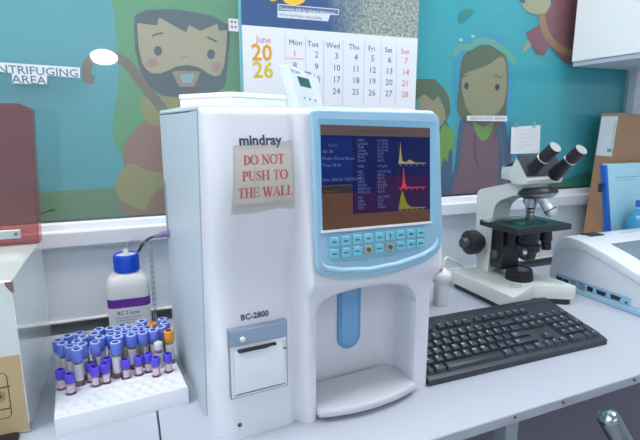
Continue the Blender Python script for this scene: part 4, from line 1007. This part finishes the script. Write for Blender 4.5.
va = [bm.verts.new((x, y, .0453)) for x, y in e1]; vb = [bm.verts.new((x, y, .0453)) for x, y in e2]
for i in range(28): j = (i + 1) % 28; bm.faces.new((va[i], va[j], vb[j], vb[i]))
text(bm, 'LABO', .006, (q.x, q.y - .002, .0453), (1, 0, 0), (0, 1, 0), 'CENTER'); obj('badge', bm, mat('badge blue', (70, 160, 196), .5), bs)
q = atz(486, 270, .0452) - base; bm = new(); text(bm, 'CX-L', .006, (q.x, q.y, .0453), (1, 0, 0), (0, 1, 0), 'CENTER'); obj('lettering', bm, mat('badge grey', (120, 126, 130), .5), bs)
ap = [(.952, .045), (.962, .115), (.967, .18), (.969, .232), (.966, .241), (.955, .248), (.89, .265), (.829, .2815), (.800, .2815), (.797, .262), (.812, .2560), (.855, .2420), (.885, .229), (.898, .219), (.905, .205), (.907, .190), (.905, .15), (.9115, .045)]
bm = new(); prism(bm, [Vector((.82, y, z)) - base for y, z in fillet(ap, .0035, 3)], (.052, 0, 0), bev=.0007, seg=1); obj('arm', bm, M_ms, mc, smooth=40)
# head with the inclined dark plate
hd = empty('head', (0, 0, 0)); hd.parent = mc
bm = new(); lathe(bm, [(.026, .2805), (.028, .283), (.028, .288)], Vector((.845, .835, 0)) - base, n=28); obj('collar', bm, M_msd, hd, smooth=40)
bm = new(); hp_ = [(.872, .2835), (.872, .312), (.835, .318), (.819, .335), (.784, .291), (.790, .2835), (.815, .2800)]
prism(bm, [Vector((.803, y, z)) - base for y, z in fillet(hp_, .002, 2)], (.088, 0, 0), bev=.003, seg=2); obj('housing', bm, M_ms, hd, smooth=40)
bm = new(); hp2 = [(.838, .300), (.821, .3365), (.783, .2895), (.786, .280), (.812, .275), (.832, .279)]
prism(bm, [Vector((.796, y, z)) - base for y, z in hp2], (.102, 0, 0), bev=.002, seg=2); obj('front_housing', bm, M_ms, hd, smooth=40)
n_ = Vector((0, -.047, .038)).normalized(); s_ = Vector((0, -.038, -.047)).normalized(); c0 = Vector((.8475, .8045, .3165)) - base
bm = new(); pc = [Vector((x, 0, 0)) + s_ * y for x, y in rrect(-.053, -.0265, .058, .0275, .004, 3)]
prism(bm, [c0 + p + n_ * .0005 for p in pc], n_ * .004, bev=.001, seg=1); obj('eyepiece_plate', bm, mat('plate black', (44, 48, 58), .35), hd, smooth=40)
for x, pb, pt in ((.8215, (529.5, 172), (555.5, 147.0)), (.874, (557, 172), (581.5, 149.5))):
    B0 = atx(*pb, x) - base; T0 = atx(*pt, x) - base; d_ = (T0 - B0); L_ = d_.length; d_.normalize()
    bm = new(); lathe(bm, [(.0160, -.012), (.0150, L_ * .18), (.0136, L_ * .25), (.0124, L_ * .42), (.0124, L_ * .55)], B0, d_, 26); et = obj('eyepiece', bm, M_msd, hd, smooth=40)
    bm = new(); lathe(bm, [(.0128, L_ * .53), (.0136, L_ * .535), (.0136, L_ * .56), (.0128, L_ * .565)], B0, d_, 26); obj('ring', bm, M_met, et, smooth=40)
    bm = new(); lathe(bm, [(.0127, L_ * .565), (.0134, L_ * .60), (.0136, L_ * .95), (.0130, L_), (.0100, L_)], B0, d_, 26, cap1=False); obj('eyecup', bm, mat('eyecup', (46, 42, 46), .5), et, smooth=40)
    bm = new(); lathe(bm, [(.0129, L_ + .0002), (.0122, L_ + .0008), (.0092, L_ + .0004), (.0080, L_ - .002), (0, L_ - .0015)], B0, d_, 26); obj('eye_lens', bm, mat('lens grey', (178, 180, 188), .25, metal=.2), et, smooth=40)
# nosepiece + objectives
nc = Vector((.845, .800, .258)) - base; nax = Vector((.02, -.16, -1)).normalized()
bm = new(); lathe(bm, [(.028, -.012), (.039, -.006), (.0425, 0), (.0415, .003)], nc, nax, 36); npz = obj('nosepiece', bm, M_msd, mc, smooth=40)
bm = new(); lathe(bm, [(.0412, .0025), (.038, .007), (.028, .013), (.010, .014), (0, .014)], nc, nax, 36); obj('turret', bm, mat('turret steel', (150, 156, 166), .28, metal=.9), npz, smooth=40)
def objective(B0, d_, L_, r, nm):
    bm = new(); lathe(bm, [(r, 0), (r, L_ * .36), (r * .98, L_ * .38), (r * .98, L_ * .40), (r, L_ * .42), (r, L_ * .62), (r * .94, L_ * .64), (r * .94, L_ * .66), (r, L_ * .68), (r, L_ * .84), (r * .8, L_ * .93), (r * .55, L_), (0, L_)], B0, d_, 24)
    o = obj('objective', bm, M_met, mc, smooth=35); o['label'] = nm
    bm = new(); lathe(bm, [(r * 1.01, L_ * .70), (r * 1.01, L_ * .75)], B0, d_, 24, cap0=False, cap1=False); obj('colour_ring', bm, M_msd, o)
    return o
b1 = atx(531.8, 196.5, .845) - base; e1_ = atx(532.5, 224.5, .845) - base
bm = new(); L_ = (e1_ - b1).length; d_ = Vector((0, .03, -1)).normalized()
lathe(bm, [(.0128, 0), (.0128, .024), (.0100, .026), (.0085, .030), (.0085, .060), (.006, .066), (.004, .070), (0, .070)], b1, d_, 24); o = obj('objective', bm, mat('objective steel', (176, 182, 190), .22, metal=1), mc, smooth=35)
bm = new(); lathe(bm, [(.0088, .033), (.0088, .036)], b1, d_, 24, cap0=False, cap1=False); obj('colour_ring', bm, M_msd, o)
b2 = atx(542, 196.0, .850) - base; e2_ = atx(553.5, 215.5, .862) - base
objective(b2, (e2_ - b2).normalized(), (e2_ - b2).length, .0138, 'chrome objective slanting to the front')
b3 = nc + Vector((.012, .028, -.010)); objective(b3, Vector((.2, .62, -.75)).normalized(), .030, .011, 'short objective at the rear')
# stage
SZ = .0035
sx0, sx1, sy0, sy1 = .776, .938, .780, .903
bm = new(); prism(bm, [Vector((x, y, .1665)) - base for x, y in rrect(sx0, sy0, sx1, sy1, .004, 3)], (0, 0, .0125), bev=.001, seg=1); stg = obj('stage', bm, M_msd, mc, smooth=40, loc=(0, 0, SZ))
bm = new(); prism(bm, [Vector((x, y, .1791)) - base for x, y in rrect(sx0 + .003, sy0 + .003, sx1 - .003, sy1 - .003, .003, 3)], (0, 0, .0009)); obj('stage_plate', bm, M_grn, stg)
bm = new(); box(bm, (sx0 - .004 - base.x, .868 - base.y, .1802), (sx1 - .05 - base.x, .874 - base.y, .1850), .0008, 1); box(bm, (sx0 - .010 - base.x, .858 - base.y, .1802), (sx0 + .006 - base.x, .880 - base.y, .1855), .001, 1); obj('slide_holder', bm, M_met, stg)
bm = new(); box(bm, (.812 - base.x, .806 - base.y, .1802), (.895 - base.x, .846 - base.y, .1814), .0003, 1); obj('slide', bm, clear('slide glass', (150, 205, 180), 1, .03, haze=.12, hazec=(120, 180, 150)), stg)
bm = new(); box(bm, (.803 - base.x, .846 - base.y, .1802), (.868 - base.x, .856 - base.y, .1840), .001, 1); box(bm, (.893 - base.x, .812 - base.y, .1802), (.903 - base.x, .850 - base.y, .1835), .001, 1); obj('slide_clip', bm, mat('clip green', (46, 92, 84), .35), stg)
# carriage, condenser, knobs
bm = new(); box(bm, (.818 - base.x, .866 - base.y, .062), (.874 - base.x, .905 - base.y, .1698), .002, 1); box(bm, (.826 - base.x, .835 - base.y, .120), (.866 - base.x, .866 - base.y, .1698), .002, 1); obj('stage_carriage', bm, M_msd, mc, smooth=40)
bm = new(); lathe(bm, [(0, 0), (.012, 0), (.012, .008), (.010, .010), (0, .010)], Vector((.8175, .884, .098)) - base, (-1, 0, 0), 24); obj('carriage_knob', bm, mat('knob charcoal', (62, 66, 74), .45), mc, smooth=40)
bm = new(); lathe(bm, [(.013, .100), (.018, .104), (.020, .118), (.026, .122), (.028, .136), (.022, .140), (.024, .1699)], Vector((.845, .815, 0)) - base, n=30); obj('condenser', bm, M_msd, mc, smooth=35)
bm = new(); lathe(bm, [(0, .0), (.0045, .0), (.0045, .026), (0, .026)], Vector((.822, .802, .128)) - base, Vector((-.6, -.7, 0)), 14); obj('iris_lever', bm, M_met, mc, smooth=40)
bm = new(); kq = Vector((.912, .832, .1699)) - base; lathe(bm, [(.006, 0), (.006, .012), (.014, .014), (.0145, .034), (.0115, .036), (.0110, .056), (0, .057)], kq, (0.05, -.12, -1), 24); obj('stage_knob', bm, M_msd, mc, smooth=35)
kc = Vector((.8195, .942, .1165)) - base
bm = new(); lathe(bm, [(.018, 0), (.018, .012), (.028, .014), (.0295, .017), (.0295, .040), (.026, .043), (.016, .044)], kc, (-1, 0, 0), 32); fk = obj('coarse_knob', bm, M_msd, mc, smooth=35)
bm = new()
for k in range(28):
    a = 2 * PI * k / 28; Mx_ = Matrix.Translation(kc) @ Matrix.Rotation(a, 4, 'X'); box(bm, (-.039, -.0010, .0292), (-.018, .0010, .0302), M=Mx_)
obj('grip_ribs', bm, mat('knob charcoal', (62, 66, 74), .45), fk)
bm = new(); lathe(bm, [(.014, .043), (.014, .056), (.012, .059), (0, .060)], kc, (-1, 0, 0), 26); obj('fine_knob', bm, mat('knob charcoal', (62, 66, 74), .45), mc, smooth=35)
bm = new(); lathe(bm, [(.018, 0), (.028, .012), (.028, .036), (.012, .04), (.012, .054), (0, .055)], kc + Vector((.0525, 0, 0)), (1, 0, 0), 26); obj('coarse_knob', bm, M_msd, mc, smooth=35)
bm = new(); lathe(bm, [(.0315, .0448), (.0315, .049), (.030, .050), (.0308, .052), (.0308, .056), (.0292, .057), (.0300, .059), (.0300, .063), (.0284, .064), (.0288, .066), (.0285, .070), (.026, .0712), (.023, .0705)], Vector((.8505, .839, 0)) - base, n=40, cap1=False); il = obj('illuminator', bm, M_blackm, mc, smooth=30)
bm = new(); lathe(bm, [(.0236, .0695), (.012, .0700), (0, .0705)], Vector((.8505, .839, 0)) - base, n=30, cap0=False); obj('field_lens', bm, mat('field lens', (40, 52, 62), .08), il, smooth=40)
tag(mc, 'white and black binocular microscope standing behind the keyboard', 'microscope')

# ---- small things between analyser and microscope
sb_ = empty('small_bottle', (.648, .866, 0)); sb_.scale = (1.12, 1.12, 1.05); bm = new()
lathe(bm, [(.0145, 0), (.0155, .002), (.0155, .045), (.0165, .052), (.0205, .058), (.0210, .070), (.0185, .076), (.011, .080), (.0095, .082)], n=28); obj('body', bm, mat('small bottle white', (228, 230, 234), .35), sb_, smooth=40)
bm = new(); lathe(bm, [(.0128, .0815), (.0132, .083), (.0132, .0875), (.0118, .0885)], Vector((-.004, 0, 0)), Vector((-.12, 0, 1)), n=24); obj('collar', bm, mat('collar pink', (222, 158, 156), .5), sb_, smooth=40)
bm = new(); lathe(bm, [(.010, .0885), (.009, .094), (0, .095)], Vector((-.004, 0, 0)), Vector((-.12, 0, 1)), n=24); obj('cap', bm, M_white, sb_, smooth=40)
tag(sb_, 'small white bottle with pink collar between analyser and microscope', 'bottle')
pa = empty('power_adapter', (.597, .862, 0), rad(50)); bm = new(); box(bm, (-.03, -.012, 0), (.022, .012, .056), .002, 2); obj('case', bm, mat('adapter grey', (70, 74, 84), .5), pa, smooth=40)
bm = new(); tube(bm, spline([(-.03, 0, .012), (-.05, .003, .008), (-.07, .02, .0025), (-.08, .06, .0025)], 6), .0024, 8); obj('lead', bm, M_black, pa, smooth=60)
tag(pa, 'dark grey power adapter standing between analyser and small bottle', 'adapter')
wcb = empty('white_cable', (.72, .985, 0)); base = wcb.location.copy(); bm = new()
tube(bm, spline([Vector((.70, .955, .004)) - base, aty(443.5, 272, .985) - base, aty(444, 263, .99) - base, aty(446.5, 258, .99) - base, aty(451, 259.5, .99) - base, aty(462, 266, .99) - base, Vector((.800, .985, .0042)) - base], 7), .0038, 10); obj('sheath', bm, M_white, wcb, smooth=60)
tag(wcb, 'white cable looping up behind the small bottle', 'cable')

# ================================================================== SECOND ANALYSER (right edge)
a2 = empty('bench_instrument', (1.15, .73, 0)); base = a2.location.copy()
M_a2 = mat('instrument white', (216, 226, 236), .35, coat=.1); M_a2t = mat('instrument lid white', (228, 236, 244), .3, coat=.2); M_a2b = mat('instrument blue', (160, 200, 226), .4)
X0, X1_ = 1.0, 1.305
up_ = [(.8845, .080), (.8815, .094), (.872, .113), (.862, .126), (.85, .1335), (.835, .1355), (.815, .1345), (.779, .1283), (.726, .1146), (.654, .0915), (.60, .074), (.575, .063)]
dn_ = [(.575, .046), (.60, .054), (.651, .0695), (.736, .0935), (.79, .1075), (.832, .1085), (.862, .101), (.876, .088)]
bm = new(); prism(bm, [Vector((X0, y, z)) - base for y, z in up_ + dn_], (X1_ - X0, 0, 0), bev=.004, seg=3); obj('lid', bm, M_a2t, a2, smooth=50)
bm = new(); low = [(.887, .014), (.8892, .042), (.884, .078)] + [(y, z + .004) for y, z in dn_[::-1]] + [(.567, .040), (.562, .014)]
prism(bm, [Vector((X0 + .004, y, z)) - base for y, z in low], (X1_ - X0 - .008, 0, 0), bev=.002, seg=2); obj('body', bm, M_a2, a2, smooth=50)
bm = new(); box(bm, (X0 + .001 - base.x, .560 - base.y, 0), (X1_ - .001 - base.x, .8875 - base.y, .0138), .002, 1); obj('base_tray', bm, M_a2b, a2, smooth=40)
XP = X0 + .0032
bm = new(); box(bm, (XP - base.x, .668 - base.y, .0150), (XP + .002 - base.x, .8690 - base.y, .0335), .0005, 1); pp_ = obj('port_panel', bm, mat('port panel blue', (150, 194, 222), .4), a2)
def port(nm, x, y, wy, hz_, m, shape='box'):
    q = atx(x, y, XP); bm = new()
    if shape == 'd': prism(bm, [Vector((XP - .0016, q.y + a, q.z + b_)) - base for a, b_ in ((-wy, hz_), (wy, hz_), (wy * .8, -hz_), (-wy * .8, -hz_))], (.0018, 0, 0))
    else: box(bm, (XP - .0016 - base.x, q.y - wy - base.y, q.z - hz_), (XP + .0002 - base.x, q.y + wy - base.y, q.z + hz_))
    obj(nm, bm, m, pp_); return q
M_pd = mat('port dark', (40, 46, 56), .5); M_pg = mat('port grey', (122, 138, 152), .4)
port('power_socket', 559.8, 278.8, .0085, .0050, M_pd); port('power_switch', 566, 281.0, .0068, .0045, M_pd)
for x, y in ((574, 283.6), (582, 286.2)):
    for dy in (-2.6, 0, 2.6): port('usb_socket', x, y + dy, .0082, .0018, M_pg)
port('network_socket', 590.2, 289, .0070, .0055, mat('port black', (18, 20, 24), .5)); port('serial_socket', 601.2, 293, .0125, .0048, M_pd, 'd'); port('serial_socket', 615.6, 297.6, .0125, .0048, M_pd, 'd'); port('audio_socket', 626.3, 302.6, .0022, .0020, M_pd)
# screen set in the sloping lid, printer slot
def lidz(y):
    t = sorted(up_[4:]); return interp(t, y)
bm = new(); ys = [.632, .66, .70, .74, .7705]
for k in range(len(ys) - 1):
    y0, y1 = ys[k], ys[k + 1]; x0, x1 = 1.060, 1.262
    poly(bm, [Vector((x0, y0, lidz(y0) + .0012)) - base, Vector((x1, y0, lidz(y0) + .0012)) - base, Vector((x1, y1, lidz(y1) + .0012)) - base, Vector((x0, y1, lidz(y1) + .0012)) - base])
bmesh.ops.remove_doubles(bm, verts=bm.verts[:], dist=1e-5); r = bmesh.ops.extrude_face_region(bm, geom=bm.faces[:]); bmesh.ops.translate(bm, vec=(0, 0, -.0022), verts=[v for v in r['geom'] if isinstance(v, bmesh.types.BMVert)])
obj('screen', bm, mat('grey screen', (122, 142, 160), .2), a2)
bm = new(); box(bm, (1.050 - base.x, .8180 - base.y, .1335), (1.098 - base.x, .8480 - base.y, .1368), .0006, 1); obj('printer_slot', bm, mat('slot dark', (50, 58, 68), .4), a2)
bm = new(); box(bm, (1.155 - base.x, .8150 - base.y, .1335), (1.225 - base.x, .8185 - base.y, .1355)); obj('lid_groove', bm, mat('groove pale', (186, 200, 210), .5), a2)
tag(a2, 'white desktop instrument with blue port panel at the right edge', 'instrument')

# ---- box file, folder, water bottle
tl = rad(3.5)
bf = empty('box_file', (1.287, 1.004, .0162), 0, rot=(0, tl, 0))
bm = new(); box(bm, (0, -.034, .001), (.26, .030, .423), .0015, 1); obj('board_case', bm, mat('kraft board', (176, 138, 106), .7, var=.03, vscale=10), bf)
bm = new(); box(bm, (-.0008, -.025, .300), (-.0001, .026, .414)); sl_ = obj('spine_label', bm, mat('spine paper', (222, 230, 234), .6), bf)
bm = new()
text(bm, 'LAB RECORDS', .011, (-.0010, -.016, .330), (0, 0, 1), (0, -1, 0), 'LEFT'); 
box(bm, (-.0011, -.022, .312), (-.0009, -.008, .322)); obj('lettering', bm, mat('spine ink', (120, 172, 176), .6), sl_)
tag(bf, 'brown kraft box file with white spine label leaning against the window', 'box file')
q0, q1 = aty(605.5, 164.5, .945), aty(609.5, 232, .945)
sl2 = (q1.x - q0.x) / (q0.z - q1.z); fx0 = q1.x + sl2 * q1.z; fz = q0.z
fo = empty('plastic_folder', (fx0, .952, .001))
bm = new(); prism(bm, [(x, -.007, z) for x, z in fillet([(.004, 0), (.235, 0), (.225, fz), (.004 - sl2 * fz, fz)], .006, 3)], (0, .014, 0), bev=.002, seg=2); obj('cover', bm, mat('folder blue', (184, 238, 252), .28, coat=.3), fo, smooth=40)
bm = new(); prism(bm, [(x, -.0085, z) for x, z in [(-.005, 0), (.0065, 0), (.0065 - sl2 * (fz - .003), fz - .003), (-.004 - sl2 * (fz - .003), fz - .003)]], (0, .017, 0), bev=.002, seg=2); obj('spine', bm, mat('folder spine blue', (34, 110, 210), .35), fo, smooth=40)
bm = new(); q = aty(600.5, 188, .952); box(bm, (q.x - fx0 - .004, -.006, q.z - .012), (q.x - fx0 + .005, .006, q.z + .012), .002, 2); obj('clasp', bm, mat('clasp navy', (30, 44, 80), .4), fo, smooth=40)
bm = new(); q = aty(616, 178, .945); box(bm, (q.x - fx0, -.0078, q.z), (q.x - fx0 + .12, -.0072, q.z + .0012)); box(bm, (q.x - fx0, -.0078, q.z - .008), (q.x - fx0 + .08, -.0072, q.z - .007)); obj('embossed_line', bm, mat('folder line', (96, 178, 220), .3), fo)
tag(fo, 'translucent blue plastic folder standing behind the desktop instrument', 'folder')
wbt = empty('water_bottle', (1.350, .903, 0)); bm = new()
lathe(bm, [(.030, 0), (.034, .003), (.034, .060), (.032, .066), (.034, .072), (.0345, .125), (.033, .142), (.028, .156), (.020, .166), (.0155, .170), (.0155, .174)], n=32); obj('body', bm, mat('bottle blue', (74, 176, 220), .12, coat=.5, trans=.15), wbt, smooth=40)
bm = new(); lathe(bm, [(.0172, .1715), (.0175, .174), (.0175, .1765), (.0165, .177)], n=28); obj('neck_ring', bm, mat('ring pale', (186, 216, 236), .4), wbt, smooth=40)
bm = new(); lathe(bm, [(.0165, .1772), (.0168, .179), (.0168, .193), (.015, .1955), (0, .196)], n=28); obj('cap', bm, mat('cap blue', (26, 112, 212), .35), wbt, smooth=40)
tag(wbt, 'blue water bottle with blue cap in front of the blue folder', 'bottle')

# ================================================================== LIGHT
def panel(x, y, sx, sy, strength, label, col=(252, 249, 247)):
    e = empty('ceiling_light', (x, y, ZC - .03)); bm = new(); box(bm, (-sx / 2 - .02, -sy / 2 - .02, .012), (sx / 2 + .02, sy / 2 + .02, .0299)); obj('housing', bm, M_white, e)
    bm = new(); box(bm, (-sx / 2, -sy / 2, 0), (sx / 2, sy / 2, .0118)); obj('diffuser', bm, mat('diffuser %g' % strength, (240, 240, 240), .5, emit=col, emit_s=strength), e)
    tag(e, label, 'ceiling light', 'ceiling light panels')
panel(-.75, .5, .8, .7, 13, 'ceiling light panel over the left bench')
panel(1.15, .5, .9, .6, 11, 'ceiling light panel over the right bench')
panel(.25, -1.45, 1.8, .8, 3.6, 'ceiling light panel in the middle of the room')
# oval lamp on the wall behind the camera, mirrored in the left pane
wl = empty('wall_lamp', (-.105, YB + .001, .975)); bm = new(); prism(bm, [(x, 0, z) for x, z in ell(0, 0, .13, .085, 32)], (0, .03, 0)); obj('housing', bm, M_white, wl)
bm = new(); prism(bm, [(x, .0305, z) for x, z in ell(0, 0, .108, .064, 32)], (0, .02, 0), bev=.008, seg=2); obj('diffuser', bm, mat('lamp glow', (240, 240, 240), .5, emit=(250, 250, 255), emit_s=42), wl)
tag(wl, 'oval wall lamp on the wall opposite the window', 'lamp')
wd = bpy.data.worlds.new('world'); S.world = wd; wd.use_nodes = True
wd.node_tree.nodes['Background'].inputs[0].default_value = (.75, .82, 1, 1); wd.node_tree.nodes['Background'].inputs[1].default_value = .15

S.view_settings.view_transform = 'Standard'; S.view_settings.look = 'None'; S.view_settings.gamma = 1.0; S.view_settings.use_curve_mapping = False
S.view_settings.exposure = 0.0
S.cycles.use_denoising = True
S.cycles.max_bounces = 10; S.cycles.diffuse_bounces = 4; S.cycles.transparent_max_bounces = 24; S.cycles.glossy_bounces = 4
S.cycles.sample_clamp_indirect = 8.0
